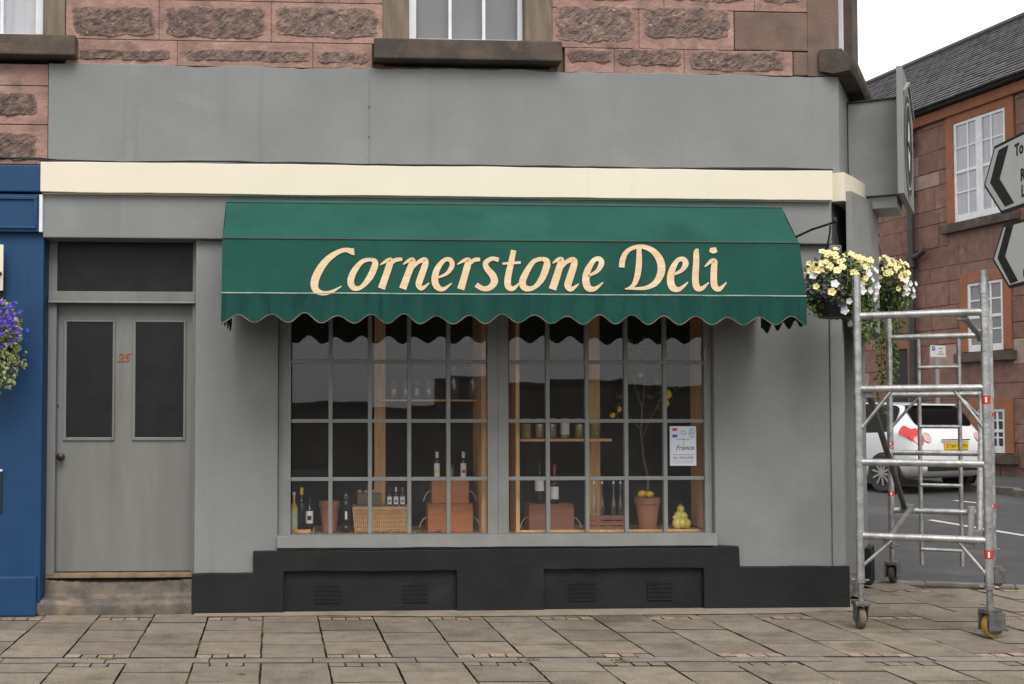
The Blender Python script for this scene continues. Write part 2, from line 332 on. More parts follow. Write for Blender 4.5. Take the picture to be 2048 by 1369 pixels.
def stripe(p, q, wd, m, name):
    p, q = Vector((p[0],p[1],0)), Vector((q[0],q[1],0)); d = (q-p).normalized(); s = Vector((-d.y,d.x,0))*wd/2; N = 8; mb = MB()
    def fn(u, v):
        c = p.lerp(q, u) + s*(2*v-1); return (c.x, c.y, roadz(c.x,c.y)+.006)
    return mb.grid(fn, N, 1).build(name, m, road)
def groundpt(px, py):                      # where a pixel's ray meets the sloping road
    z = 0
    for _ in range(8): p = ag(px, py, z); z = roadz(p.x, p.y)
    return p
for a, c in (((1860,1041),(2052,1073)), ((1753,979),(1810,986)), ((1909,1002),(1964,1008))):
    stripe(groundpt(*a), groundpt(*c), .11, 'road_white', 'line_marking')

KERB = [(4.3,1.50),(5.1,1.34),(5.75,1.08),(6.6,.62),(7.6,-.15),(8.4,-1.2),(8.8,-2.4),(8.9,-3.3)]
outline = [(-9,-3.3)] + list(reversed(KERB)) + [(3.9,1.5),(-9,1.5)]
pav = kind(MB().poly([(x,y,-.022) for x,y in outline], (0,0,-.25)).build('pavement', 'paver_bed'), 'structure')
def inside(x, y, P=outline):
    c = False; j = len(P)-1
    for i in range(len(P)):
        (xi,yi),(xj,yj) = P[i],P[j]
        if (yi>y)!=(yj>y) and x < (xj-xi)*(y-yi)/(yj-yi)+xi: c = not c
        j = i
    return c
rng = random.Random(7)
RU, RV = Vector((1,-.05,0)), Vector((-.045,1,0))
org = ag(522,1316); CW = .386
O0 = Vector((org.x,org.y,0)) - RV*(org.y+1.615)*0
def skew_mesh(name, m, wu, wv, th=.03, bev=.004):
    r = random.Random(name); mb = MB(); pts = []; nd = 5
    for i in range(4):                              # slightly chipped edge
        a, c = (((-1,-1),(1,-1),(1,1),(-1,1))[i], ((1,-1),(1,1),(-1,1),(-1,-1))[i])
        for k in range(nd):
            f = k/nd; j = 0 if k == 0 else r.uniform(-.0025,.002)
            u_, v_ = (a[0]+(c[0]-a[0])*f)*wu/2, (a[1]+(c[1]-a[1])*f)*wv/2; u_ += j*(1 if u_>0 else -1); v_ += j*(1 if v_>0 else -1); pts.append(RU*u_+RV*v_)
    me = mb.poly(pts, (0,0,-th)).mesh(name, m); me.materials.append(MATS['paver_bed'])
    for p in me.polygons:
        if abs(p.normal.z) < .5: p.material_index = 1
    return me
slab_me = skew_mesh('paving_slab', 'paver', CW-.012, .41-.0125)
slab_half = skew_mesh('paving_slab_cut', 'paver', CW-.012, .26-.0125)
brick_me = skew_mesh('paving_brick', 'paver_brick', CW/4-.011, .105-.014)
brick_grey = skew_mesh('paving_brick_grey', 'paver', CW/4-.011, .105-.014)
chan_me = skew_mesh('channel_stone', 'channel_stone', .60-.008, .135-.008)
def lay(name, me, u, v, hw, hv):
    c = O0 + RU*u + RV*v
    cs = [c+RU*(a*hw)+RV*(d*hv) for a,d in ((-1,-1),(1,-1),(1,1),(-1,1))]
    if not all(inside(p.x,p.y) for p in cs): return
    if not any(inview(p, 60) for p in cs): return
    if min(p.y for p in cs) > .02 and max(p.x for p in cs) < 3.7: return
    if min(p.y for p in cs) > .3 and c.x < 3.83 + (c.y)*.577: return
    inst(name, me, pav, (c.x, c.y, rng.uniform(-.003,.003)), (rng.uniform(-.004,.004), rng.uniform(-.004,.004), rng.uniform(-.006,.006)))
for k in range(-9, 22):
    u = (k+.5)*CW; A = (k % 2 == 1)
    v = .006; seq = (['b','s','s','s','b','s','s','s','b','s','s'] if A else ['s']*9)
    for t in seq:                                # towards the shop
        h = .105 if t == 'b' else .41
        if t == 'b':
            for q in range(4): lay('paving_brick', brick_me, u+(q-1.5)*CW/4, v+h/2, CW/8, h/2)
        else: lay('paving_slab', slab_me, u, v+h/2, CW/2, h/2)
        v += h
    v = -.147; seq = (['b','s','s','b','s','s','s'] if A else ['h','s','s','s','s'])
    for t in seq:                                # towards the street
        h = {'b':.105,'s':.41,'h':.26}[t]
        if t == 'b':
            for q in range(4): lay('paving_brick', brick_grey, u+(q-1.5)*CW/4, v-h/2, CW/8, h/2)
        else: lay('paving_slab', slab_me if t=='s' else slab_half, u, v-h/2, CW/2, h/2)
        v -= h
for k in range(-8, 16): lay('channel_stone', chan_me, k*.60, -.07, .3, .065)
# cement strip run along the foot of the shop wall
b = MB(); top = []; bot = []
for i in range(61):
    x = -.95 + 4.85*i/60; wd = .10 + .10*sstep((x+.2)/1.2)*sstep((3.75-x)/.5) + rng.uniform(-.006,.006)
    top.append((x, -.03, .012)); bot.append((x, -.06-wd, .0045))
b.add(top+bot, [(i, i+61, i+62, i+1) for i in range(60)])
b.build('cement_strip', 'concrete_strip', pav)
for i in range(len(KERB)-1):                      # kerb stones round the corner
    p, q = Vector((*KERB[i],0)), Vector((*KERB[i+1],0)); n = max(1, round((q-p).length/.7))
    for k in range(n):
        a, c = p.lerp(q,k/n), p.lerp(q,(k+1)/n); d = (c-a).normalized(); s = Vector((-d.y,d.x,0))
        MB().obox((a+c)/2+Vector((0,0,-.1))+s*(-.0), d, s, (0,0,1), (c-a).length/2-.004, .065, .104).build('kerb_stone', 'kerb_stone', pav, bevel=.012)
b = MB()                                          # yellow line in the gutter
for i in range(1, len(KERB)-1):
    p, q = Vector((*KERB[i],0)), Vector((*KERB[i+1],0)); d = (q-p).normalized(); s = Vector((-d.y,d.x,0))*-1
    if s.y < 0: s = -s
    A = [p+s*.12, q+s*.12, q+s*.19, p+s*.19]
    b.add([(v.x,v.y,roadz(v.x,v.y)+.008) for v in A], [(0,1,2,3)])
b.build('yellow_line', 'road_yellow', road)
# moss tufts in the joints
b = MB(); mr = random.Random(3)
def tuft(x, y, r, z=-.016):
    h = r*mr.uniform(.6,1.2)
    b.add([(x-r,y-r*.6,z),(x+r,y-r*.5,z),(x+r*.8,y+r,z),(x-r,y+r*.8,z),(x+mr.uniform(-r,r)*.5,y,z+.012+h)], [(0,1,4),(1,2,4),(2,3,4),(3,0,4)])
for k in range(-9, 22):
    for _ in range(5):
        v0 = mr.uniform(-1.3,2.6); ln = mr.uniform(.05,.35); n = int(ln*mr.uniform(30,160))
        for i in range(n):
            c = O0 + RU*(k*CW+mr.gauss(0,.003)) + RV*(v0+ln*i/max(1,n))
            if inside(c.x,c.y) and not (c.y > -.04 and c.x < 3.9): tuft(c.x, c.y, mr.uniform(.003,.007))
for px, py, n, sp in ((213,1319,26,.035),(485,1351,14,.02),(1062,1321,14,.02),(1245,1322,22,.03),(140,1218,22,.05)):
    c = ag(px,py)
    for _ in range(n): tuft(c.x+mr.gauss(0,sp), c.y+mr.gauss(0,sp*.25), mr.uniform(.004,.009), -.006)
o = kind(b.build('moss', 'moss', fix=False), 'stuff'); tag(o, 'small green moss tufts in the pavement joints', 'moss')

# ================================================================== CORNER BUILDING
bd = thing('corner_building', 'red sandstone corner building with grey painted shopfront and black plinth', 'building')
P = lambda *a, **k: bxp(*a, **k)
s_ = Vector((.5,.8660254,0)); n_ = Vector((.8660254,-.5,0)); C0 = Vector((3.83,0,0)); LS = 1.62; C1 = C0 + s_*LS
wall = P('shop_wall', 'grey_render', bd, ax(390), ax(556), 0, .35, 0, 2.70, bevel=.008)
P('shop_wall', 'grey_render', bd, ax(1428), 3.735, 0, .35, 0, 2.70, bevel=.008)
P('shop_wall', 'grey_render', bd, ax(556)+.001, ax(1428)-.001, .03, .33, 0, .46, bevel=0)
P('shop_wall', 'grey_render', bd, ax(556)+.001, ax(1428)-.001, .015, .33, 2.26, 2.70, bevel=0)
# pilaster at the end of the front, stopping at the splayed corner
MB().poly([(3.736,-.014,0),(3.83,-.014,0),(3.83+.08,.14,0),(3.83+.08-.3,.32,0),(3.736,.32,0)], (0,0,2.70)).build('corner_pier', 'grey_render', bd, bevel=.008)
fascia = P('fascia', 'grey_render', bd, -2.05, 3.745, -.055, .25, 2.70, 3.016, bevel=.008)
def wavy_box(name, m, x0, x1, y0, y1, z0, z1, amp=.004, n=60, seed=1):
    r = random.Random(seed); b = MB(); pr = [(y1,z0),(y0,z0),(y0,z1),(y1,z1)]; off = [[(r.uniform(-amp,amp)) for _ in range(4)] for _ in range(n+1)]
    # smooth the wobble
    off = [[sum(off[min(n,max(0,i+d))][k] for d in (-2,-1,0,1,2))/2.2 for k in range(4)] for i in range(n+1)]
    for i in range(n+1):
        for k,(y,z) in enumerate(pr): b.v.append((x0+(x1-x0)*i/n, y, z+off[i][k]))
    for i in range(n):
        for k in range(4): b.f.append((i*4+k, (i+1)*4+k, (i+1)*4+(k+1)%4, i*4+(k+1)%4))
    b.f += [(0,1,2,3), (n*4+3,n*4+2,n*4+1,n*4)]
    return b.build(name, m, bd, bevel=.004, seg=1)
wavy_box('cornice', 'cream_paint', -2.06, 3.735, -.105, .25, 3.017, 3.238, .003, 60, 2)
tag(P('cornice_drip', 'cream_paint', bd, -2.05, 3.72, -.075, 0, 3.010, 3.0165, bevel=0), 'thin cream drip edge under the cornice')
wavy_box('render_band', 'grey_render', -2.03, 3.83, -.012, .3, 3.239, 3.974, .010, 90, 4)
# hairline board joint in the band
MB().tube([(.296,-.0135,3.25),(.297,-.0135,3.5),(.293,-.0135,3.8),(.297,-.0135,3.95)], .0032, 6).build('board_joint', 'grey_paint', bd)
for z in (3.47, 3.69): MB().lathe([(.006,0),(.006,-.006)], (.294,-.013,z), 8, 'y').build('nail_head', 'seam_dark', bd)

# ---- black plinth with two ventilated recesses
def rough_outline(pts, step=.12, amp=.004, seed=5, fixz0=True):
    r = random.Random(seed); out = []
    for i in range(len(pts)):
        a, c = Vector(pts[i]), Vector(pts[(i+1)%len(pts)]); n = max(1, int((c-a).length/step)); out.append(tuple(a))
        for k in range(1, n):
            q = a.lerp(c, k/n)
            if not (fixz0 and a.z < .01 and c.z < .01): q += Vector((r.uniform(-amp,amp), 0, r.uniform(-amp,amp)))
            out.append(tuple(q))
    return out
PL = [(-.972,-.055,0),(-.318,-.055,0),(-.318,-.055,.300),(.93,-.055,.300),(.93,-.055,0),(1.566,-.055,0),(1.566,-.055,.304),(2.748,-.055,.304),(2.748,-.055,0),
      (3.845,-.055,0),(3.845,-.055,.312),(3.02,-.055,.312),(3.015,-.055,.462),(2.86,-.055,.470),(2.80,-.055,.455),(-.538,-.055,.447),(-.538,-.055,.293),(-.972,-.055,.289)]
MB().poly(rough_outline(PL), (0,.054,0)).build('plinth', 'black_plinth', bd, bevel=.006, seg=2)
P('plinth_recess', 'black_plinth', bd, -.36, .97, -.010, .02, 0, .33, bevel=0)
P('plinth_recess', 'black_plinth', bd, 1.53, 2.79, -.010, .02, 0, .33, bevel=0)
for px in (656, 831, 1161, 1316):
    x = ax(px); z = .135; v = MB()
    v.box(x-.095,x+.095,-.013,-.0105,z-.065,z+.065)
    for i in range(5): v.box(x-.095,x+.095,-.021,-.0135,z-.065+i*.0305,z-.065+i*.0305+.009)
    for i in range(12): v.box(x-.095+i*.0166,x-.095+i*.0166+.0075,-.0205,-.014,z-.0645,z+.064)
    vo = v.build('vent_grille', 'black_plinth', bd)
    MB().box(x-.092,x+.092,-.0128,-.0105,z-.062,z+.062)

# ---- shop windows
YG = .085
def shopwin(pxl, pxr, label):
    x0, x1 = ax(pxl, .06), ax(pxr, .06); z0, z1 = .558, 2.25; 
    L, Rr = (ax(556)+.002, x1+.0775) if pxl < 900 else (WLb+.078, ax(1428)-.002); f = MB()
    f.box(L, x0, .055, .125, .47, z1+.06); f.box(x1, Rr, .055, .125, .47, z1+.06)
    f.box(x0, x1, .056, .124, z1, z1+.06); f.box(x0, x1, .056, .124, .47, z0)
    wn = f.build('shop_window', 'grey_paint', bd, bevel=.004); tag(wn, label)
    zs = [z0, .957, 1.383, 1.820, z1]; pitch = (x1-x0)/5; bw = .015
    for i in range(1,5):
        P('glazing_bar', 'grey_paint', wn, x0+i*pitch-bw, x0+i*pitch+bw, .062, .112, z0, z1, bevel=.005)
    for z in zs[1:4]:
        P('glazing_bar', 'grey_paint', wn, x0, x1, .066, .108, z-.014, z+.014, bevel=.005)
    rg = random.Random(int(pxl))
    for i in range(5):
        for j in range(4):
            xa, xb = x0+i*pitch+bw*.6, x0+(i+1)*pitch-bw*.6; za, zb = zs[j]+.008, zs[j+1]-.008
            o = MB().box(-(xb-xa)/2,(xb-xa)/2,-.0015,.0015,-(zb-za)/2,(zb-za)/2).build('pane', 'pane_glass')
            o.location = ((xa+xb)/2, YG, (za+zb)/2); o.rotation_euler = (rg.uniform(-.003,.003), 0, rg.uniform(-.003,.003)); link(o, wn)
    return wn, x0, x1
winL, WLa, WLb = shopwin(582, 975, 'left shop window of twenty small panes')
winR, WRa, WRb = shopwin(1017, 1408, 'right shop window of twenty small panes with poster')
wavy_box('window_sill', 'grey_trim_light', ax(556)-.002, ax(1428)+.002, -.048, .13, .468, .5575, .002, 50, 9)
# ---- the room behind the windows
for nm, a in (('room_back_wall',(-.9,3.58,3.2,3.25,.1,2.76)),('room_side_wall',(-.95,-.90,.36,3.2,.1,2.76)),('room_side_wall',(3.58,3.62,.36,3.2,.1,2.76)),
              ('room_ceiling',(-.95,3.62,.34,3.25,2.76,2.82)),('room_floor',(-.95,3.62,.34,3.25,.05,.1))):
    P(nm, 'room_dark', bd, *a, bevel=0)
plat = P('display_platform', 'pine', bd, ax(556)+.02, ax(1428)-.02, .131, .95, .40, .538, bevel=.003)

# ---- number 25 door on the left
YD = .20
dl, dr = ax(100,.14), ax(388,.14); zt0, zt1 = az(606,.12,240), az(584,.12,240)
MB().box(dl-.02, ax(112,.14), .13, .22, .26, 2.72).build('door_frame', 'door_paint', bd, bevel=.004)
MB().box(-1.0, -.972, .13, .22, .26, 2.72).build('door_frame', 'door_paint', bd, bevel=.003)
P('door_transom', 'door_paint', bd, dl-.01, -.973, .095, .22, zt0+.012, zt1, bevel=.004)
P('door_transom_bead', 'grey_trim_light', bd, dl-.01, -.974, .088, .16, zt0-.004, zt0+.0115, bevel=.003)
fan = P('fanlight', 'door_paint', bd, dl-.02, -.973, .165, .20, zt1-.002, 2.73, bevel=0)
MB().box(ax(114,.16), -1.0, .158, .1645, zt1+.008, 2.72).build('pane', 'dark_glass', fan)
d0, d1, dz0, dz1 = ax(104,YD), -.985, az(1143,YD,240), zt0
door = MB().box(d0, d1, YD, YD+.045, dz0, dz1).build('door', 'door_paint', bd, bevel=.003); tag(door, 'grey door numbered 25 with two tall dark panes')
for a, c in ((133,225),(271,367)):
    x0, x1, z0, z1 = ax(a,YD), ax(c,YD), az(875,YD,240), az(645,YD,240); m = MB(); wd = .024
    m.box(x0-wd,x0,YD-.014,YD+.001,z0-wd,z1+wd*.6); m.box(x1,x1+wd*.7,YD-.014,YD+.001,z0-wd,z1+wd*.6)
    m.box(x0,x1,YD-.0145,YD+.001,z0-wd,z0); m.box(x0,x1,YD-.0145,YD+.001,z1,z1+wd*.6)
    m.build('pane_moulding', 'door_paint', door, bevel=.005)
    MB().box(x0-.001,x1+.001,YD-.006,YD-.001,z0-.001,z1+.001).build('pane', 'dark_glass', door)
kx, kz = ax(125,YD), az(914,YD,120)
MB().lathe([(.022,0),(.024,-.006),(.010,-.010),(.010,-.030),(.022,-.038),(.029,-.052),(.026,-.066),(.012,-.074),(0.001,-.075)], (kx,YD-.0005,kz), 18, 'y').build('door_knob', 'brass_dark', door, smooth=True)
MB().lathe([(.017,0),(.018,-.006),(.012,-.011),(.001,-.0115)], (ax(113,YD),YD-.0005,az(812,YD,120)), 16, 'y').build('lock', 'brass_dark', door, smooth=True)
text('25', 'copper_red', door, frame_m(at(247,716,YD-.004), (1,0,0), (0,0,1)), .088, .25, 'door_number', .002, 1.0, .0014)
P('door_threshold', 'timber_sill', bd, d0-.04, -.973, .13, .27, dz0-.040, dz0-.006, bevel=.008)
st = MB(); prof = [(.30,0),(-.030,0),(-.042,.045),(-.040,.082),(-.018,.104),(.03,.112),(.095,.118),(.122,.140),(.13,.232),(.30,.232)]; rs = random.Random(8)
xa, xb, n = -2.07, -.974, 40
for i in range(n+1):
    t = i/n; sag = -.018*math.sin(math.pi*t)
    for k,(y,z) in enumerate(prof):
        j = 0 if k in (0,1,9) else rs.uniform(-.006,.006)
        st.v.append((xa+(xb-xa)*t, y+j*.7, z+(sag*(z/.13) if 0 < k < 9 and z>.05 else 0)+j))
m = len(prof)
for i in range(n):
    for k in range(m): st.f.append((i*m+k, (i+1)*m+k, (i+1)*m+(k+1)%m, i*m+(k+1)%m))
st.f += [tuple(range(m)), tuple(range(n*m+m-1, n*m-1, -1))]
st.build('doorstep', 'doorstep_stone', bd, smooth=True)
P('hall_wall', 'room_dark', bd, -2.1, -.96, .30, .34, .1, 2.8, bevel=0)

# ---- splayed corner with its own entrance
def prism(name, m, pts, z0, z1, parent=bd, bevel=.006): return MB().poly([(p[0],p[1],z0) for p in pts], (0,0,z1-z0)).build(name, m, parent, bevel=bevel)
q = lambda a, o: C0 + s_*a + n_*o
prism('corner_pier', 'grey_render', [q(LS-.24,0), q(LS,0), (C1.x, C1.y+.5), q(LS-.24,-.6)], 0, 2.70)
prism('plinth', 'black_plinth', [q(LS-.26,.002), q(LS-.26,.05), q(LS+.03,.05), (C1.x+.05,C1.y+.5), (C1.x+.002,C1.y+.5), q(LS+.001,.002)], 0, .31)
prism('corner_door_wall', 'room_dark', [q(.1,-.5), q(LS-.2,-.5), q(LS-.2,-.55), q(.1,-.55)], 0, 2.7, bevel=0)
cdoor = MB().obox(q(LS*.5,-.47)+Vector((0,0,1.08)), s_, n_, (0,0,1), .46, .022, 1.0).build('corner_door', 'grey_paint', bd, bevel=.004)
MB().obox(q(LS*.5,-.445)+Vector((0,0,1.45)), s_, n_, (0,0,1), .32, .002, .5).build('pane', 'dark_glass', cdoor)
prism('corner_step', 'doorstep_stone', [q(.17,-.02), q(LS-.25,-.02), q(LS-.25,-.5), q(.1,-.5)], 0, .09)
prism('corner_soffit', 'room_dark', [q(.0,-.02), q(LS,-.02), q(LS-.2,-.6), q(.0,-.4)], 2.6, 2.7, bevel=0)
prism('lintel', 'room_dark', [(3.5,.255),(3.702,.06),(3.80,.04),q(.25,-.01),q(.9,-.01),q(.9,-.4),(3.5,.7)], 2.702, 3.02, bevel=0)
def arc(o, k=14, a0=-.05, a1=LS+.02, bul=.10):
    return [q(a0+(a1-a0)*t/k, o+bul*math.sin(math.pi*t/k)) for t in range(k+1)]
def arcwall(name, m, o0, o1, z0, z1, **k):
    A, B = arc(o0, **k), list(reversed(arc(o1, **k)))
    return prism(name, m, A+B, z0, z1, bevel=.004)
arcwall('corner_fascia', 'grey_paint', .045, .085, az(655,0,1690), 3.10, a0=-.02)
arcwall('corner_cornice', 'cream_paint', -.12, .040, 3.022, 3.237, a0=-.06)
prism('render_band', 'grey_render', [q(.004,0), q(LS,0), (C1.x,C1.y+.6), q(LS-.3,-.8), (3.4,.31), (3.826,.31)], 3.239, 3.97)
prism('side_wall', 'mortar_pink', [(C1.x,C1.y+.501), (C1.x,9), (4.2,9), (4.2,C1.y+.501)], 0, 6.6, bevel=0)

# ---- upper storey: bed, pointed blocks and rough stones
US = 1.42; U1 = C0 + s_*US
ub = MB(); xw0, xw1, xn = ax(766,0,60)+.01, ax(1104,0,60)-.01, ax(130,0,60)-.01
ub.box(xn, xw0, .045, .35, 3.976, 6.6); ub.box(xw1, 3.60, .045, .35, 3.976, 6.6); ub.box(xw0, xw1, .046, .35, 3.976, 4.01); ub.box(xw0, xw1, .046, .35, 6.1, 6.6); ub.box(-6, -3.5, .045, .35, 3.976, 6.6); ub.box(-3.5, xn, .046, .35, 6.1, 6.6)
up_wall = ub.build('upper_wall', 'mortar_dark', bd)
prism('upper_splay', 'smooth_sandstone', [(3.601,.002), (3.80,.0), q(.10,0), q(.16,-.12), q(.16,-.4), (3.601,.35)], 3.976, 6.6)
prism('upper_splay', 'sill_stone', [q(1.02,.0), q(US,0), (U1.x,U1.y+.6), q(US-.3,-.6), q(1.02,-.4)], 3.976, 6.6)
prism('upper_splay', 'smooth_sandstone', [q(.16,.0), q(1.02,0), q(1.02,-.4), q(.16,-.4)], 5.7, 6.6)
prism('upper_side_wall', 'mortar_pink', [(U1.x,U1.y+.601), (U1.x,9), (4.0,9), (4.0,U1.y+.601)], 6.0, 6.6, bevel=0)
sw = MB(); sw.obox(q(.59,-.13)+Vector((0,0,4.85)), s_, n_, (0,0,1), .425, .01, .85)
cw = sw.build('corner_window', 'dark_glass', bd)
for a, hw_, z0, z1 in ((.185,.028,4.0,5.7),(.995,.028,4.0,5.7)): MB().obox(q(a,-.10)+Vector((0,0,(z0+z1)/2)), s_, n_, (0,0,1), hw_, .03, (z1-z0)/2).build('frame', 'white_paint', cw, bevel=.004)
MB().obox(q(.59,-.10)+Vector((0,0,4.05)), s_, n_, (0,0,1), .38, .03, .04).build('frame', 'white_paint', cw, bevel=.004)
# moulded stone sill round the corner
prof = [(-.12,4.0),(-.02,3.97),(.09,3.98),(.115,4.02),(.115,4.07),(.07,4.10),(.04,4.15),(-.12,4.16)]
b = MB(); A = [(-.06,0),(1.45,0)]
for a in (-.10, .1, .6, 1.1, 1.46):
    for o, z in prof: p = q(a, o + (.02 if .05 < a < 1.4 else 0)); b.v.append((p.x, p.y, z+.01))
m = len(prof)
for i in range(4):
    for k in range(m): b.f.append((i*m+k, (i+1)*m+k, (i+1)*m+(k+1)%m, i*m+(k+1)%m))
b.f += [tuple(range(m)), tuple(range(4*m+m-1, 4*m-1, -1))]
b.build('corner_sill', 'sill_stone', bd, smooth=True)

def rough_stone(x0, x1, z0, z1, seed, depth=.022, m='rough_stone', name='stone'):
    r = random.Random(seed); w_, h_ = x1-x0, z1-z0; nu, nv = max(8,int(w_/.022)), max(5,int(h_/.022)); cx, cz = (x0+x1)/2, (z0+z1)/2
    ph = [r.uniform(0,6.28) for _ in range(8)]; am = [r.uniform(.3,1) for _ in range(8)]
    def edge(t, k): return .013*(am[k]*math.sin(2.1*t+ph[k]) + .7*math.sin(4.7*t+ph[k+1]) + .25*math.sin(13*t+ph[k+2]))
    def fn(u, v):
        a, c = 2*u-1, 2*v-1
        # superellipse-like corner rounding
        ex = 1-.09*(abs(c)**3)*min(1, h_/w_*1.2); ez = 1-.20*(abs(a)**7)
        x = cx + a*w_/2*ex + edge(v*3, 0)*abs(a)**3; z = cz + c*h_/2*ez + edge(u*4, 3)*abs(c)**3
        e = (1-abs(a)**10)*(1-abs(c)**6)
        y = -.0012 - (depth*.45*e*(.8+.4*math.sin(3*u*w_/.2+ph[4])*math.sin(2.2*v+ph[5])) + r.uniform(-.006,.006)*e)
        if abs(a) > .999 or abs(c) > .999: y = .012
        return (x, y, z)
    o = MB().grid(fn, nu, nv).build(name, m, smooth=False); link(o, up_wall)
    ra = o.data.attributes.new('rim', 'FLOAT', 'POINT')
    for j in range(nv+1):
        for i in range(nu+1):
            dx, dz = min(i,nu-i)/nu*w_, min(j,nv-j)/nv*h_; ra.data[j*(nu+1)+i].value = min(1.0, min(dx,dz)/.075)
    return o
sid = [100]
def block(x0, x1, z0, z1, stone=None, m='mortar_pink'):
    g = .0016; o = MB().box(x0+g*.6, x1-g*.6, 0, .05, z0+g, z1-g).build('pointed_block', m, bevel=.004, seg=1); link(o, up_wall)
    if stone:
        sid[0] += 1; rough_stone(*stone, sid[0])
def bpx(l, t, r_, bt, st=None, m='mortar_pink'):
    x0, x1, z1, z0 = at(l,(t+bt)/2).x, at(r_,(t+bt)/2).x, 0, 0
    return x0, x1
ZC = [3.976, 4.162, 4.462]
J = lambda px: ax(px, 0, 60)
def course(z0, z1, joints, stones):
    for a, c in zip(joints[:-1], joints[1:]):
        block(J(a), J(c), z0, z1)
    for l, t, r_, bt in stones:
        sid[0] += 1; rough_stone(J(l), J(r_), az(bt,0,(l+r_)/2), az(t,0,(l+r_)/2), sid[0], .024 if bt-t > 40 else .018)
course(ZC[0]-.002, ZC[1], [131,355,626,745], [(156,96,345,125),(368,96,622,128),(632,99,740,132)])
course(ZC[1], ZC[2], [131,318,543,766], [(141,9,314,77),(327,10,535,81),(547,10,760,80)])
course(ZC[0]-.002, ZC[1], [1129,1228,1368,1585], [(1133,95,1224,130),(1231,95,1365,136),(1376,100,1570,147)])
course(ZC[1], ZC[2], [1104,1278,1468], [(1108,8,1272,89),(1284,11,1462,81)])
# quoin stones at the corner
g = .004
for a, z0, z1 in ((1585, ZC[0], ZC[1]), (1468, ZC[1], ZC[2])):
    o = MB().box(J(a)+g, 3.60, -.004, .05, z0+g, z1-g).build('quoin_stone', 'smooth_sandstone', bevel=.01); link(o, up_wall)
r2 = random.Random(21)
z = ZC[2]; wx = [(J(766), J(1104)), (-3.5, J(131))]
while z < 5.6:                                     # courses above the picture's top edge
    h = r2.choice((.30,.20,.30)); x = J(131)
    while x < 3.60:
        nx_ = min(3.60, x + r2.uniform(.55,.85))
        if x < wx[0][0] < nx_ or x < wx[0][1] and nx_ > wx[0][0]:
            if x < wx[0][0]-.15: block(x, wx[0][0], z, z+h)
            x = wx[0][1]; continue
        block(x, nx_, z, z+h, (x+.05, nx_-.05, z+.05, z+h-.05)); x = nx_
    z += h
P('stone_course', 'mortar_pink', bd, J(131), 3.595, 0, .04, z+.002, 6.6, bevel=0)
# neighbour's bay of stone between the band and the blue shop
for t, bt, st in ((128,172,None),(172,250,(-40,182,78,236)),(250,330,(-40,262,78,326))):
    x0, x1, z0, z1 = -2.9, -2.034, az(bt,0,50), az(t,0,50); block(x0, x1, z0+.001, min(z1,3.975))
    if st: sid[0] += 1; rough_stone(ax(st[0],0,200), ax(st[2],0,200), az(st[3],0,50), az(st[1],0,50), sid[0], .03)
P('upper_wall', 'mortar_dark', bd, -6, -2.033, .05, .35, 3.0, 3.9755, bevel=0)

def sash(l, r_, zb, cols, fill, lab, jl, jr, sl, sr, ov=1.7):
    Y = .13; x0, x1 = ax(l,Y,60), ax(r_,Y,60); zt = zb+ov; wn = MB()
    fwid = .055
    wn.box(x0, x0+fwid, Y, Y+.06, zb, zt); wn.box(x1-fwid, x1, Y, Y+.06, zb, zt); wn.box(x0+fwid, x1-fwid, Y+.002, Y+.058, zb, zb+.075); wn.box(x0+fwid,x1-fwid,Y+.002,Y+.058,zt-.06,zt)
    wo = wn.build('sash_window', 'white_paint', bd, bevel=.004); tag(wo, lab)
    P('meeting_rail', 'white_paint', wo, x0+fwid, x1-fwid, Y-.01, Y+.05, zb+ov/2-.02, zb+ov/2+.02)
    pw = (x1-x0-2*fwid)/cols
    for i in range(1, cols): P('glazing_bar', 'white_paint', wo, x0+fwid+i*pw-.012, x0+fwid+i*pw+.012, Y+.012, Y+.045, zb+.075, zt-.06, bevel=.003)
    for i in range(cols):
        for k in range(2):
            za, zb2 = (zb+.075, zb+ov/2-.02) if k == 0 else (zb+ov/2+.02, zt-.06)
            MB().box(x0+fwid+i*pw+.01, x0+fwid+(i+1)*pw-.01, Y+.03, Y+.033, za, zb2).build('pane', 'pane_glass', wo)
    P('blind', fill, wo, x0-.05, x1+.05, Y+.10, Y+.11, zb, zt, bevel=0)
    for a, c in ((jl[0], jl[1]), (jr[0], jr[1])):
        if a is None: continue
        P('jamb', 'jamb_stone', bd, a, c, -.006, .30, zb-.001, zt+.02, bevel=.008)
    P('window_lintel', 'jamb_stone', bd, jl[0] if jl[0] is not None else x0-.2, jr[1], -.006, .30, zt+.021, zt+.3, bevel=.008)
    P('stone_sill', 'sill_stone', bd, sl, sr, -.115, .30, zb-.152, zb-.002, bevel=.012)
zs = az(88,0,900)
sash(818, 1050, zs+.003, 3, 'blind_dark', 'white sash window above the awning', (J(766),J(818)), (J(1050),J(1104)), ax(748,-.11,110), ax(1125,-.11,110))
sash(-150, 86, zs-.015, 3, 'net_curtain', 'white sash window at the top left with pale curtain', (None,None), (J(86),J(130)), -3.6, ax(150,-.11,100))
# roof
ro = MB().poly([(-6,-.25,6.6),(5.0,-.25,6.6),(5.0,9,6.6),(-6,9,6.6)], (0,0,.12)).build('eaves', 'smooth_sandstone', bd)
MB().poly([(-6,-.3,6.721),(-6,4.4,9.2),(-6,9.1,6.721)], (11,0,0)).build('roof', 'slate', bd)

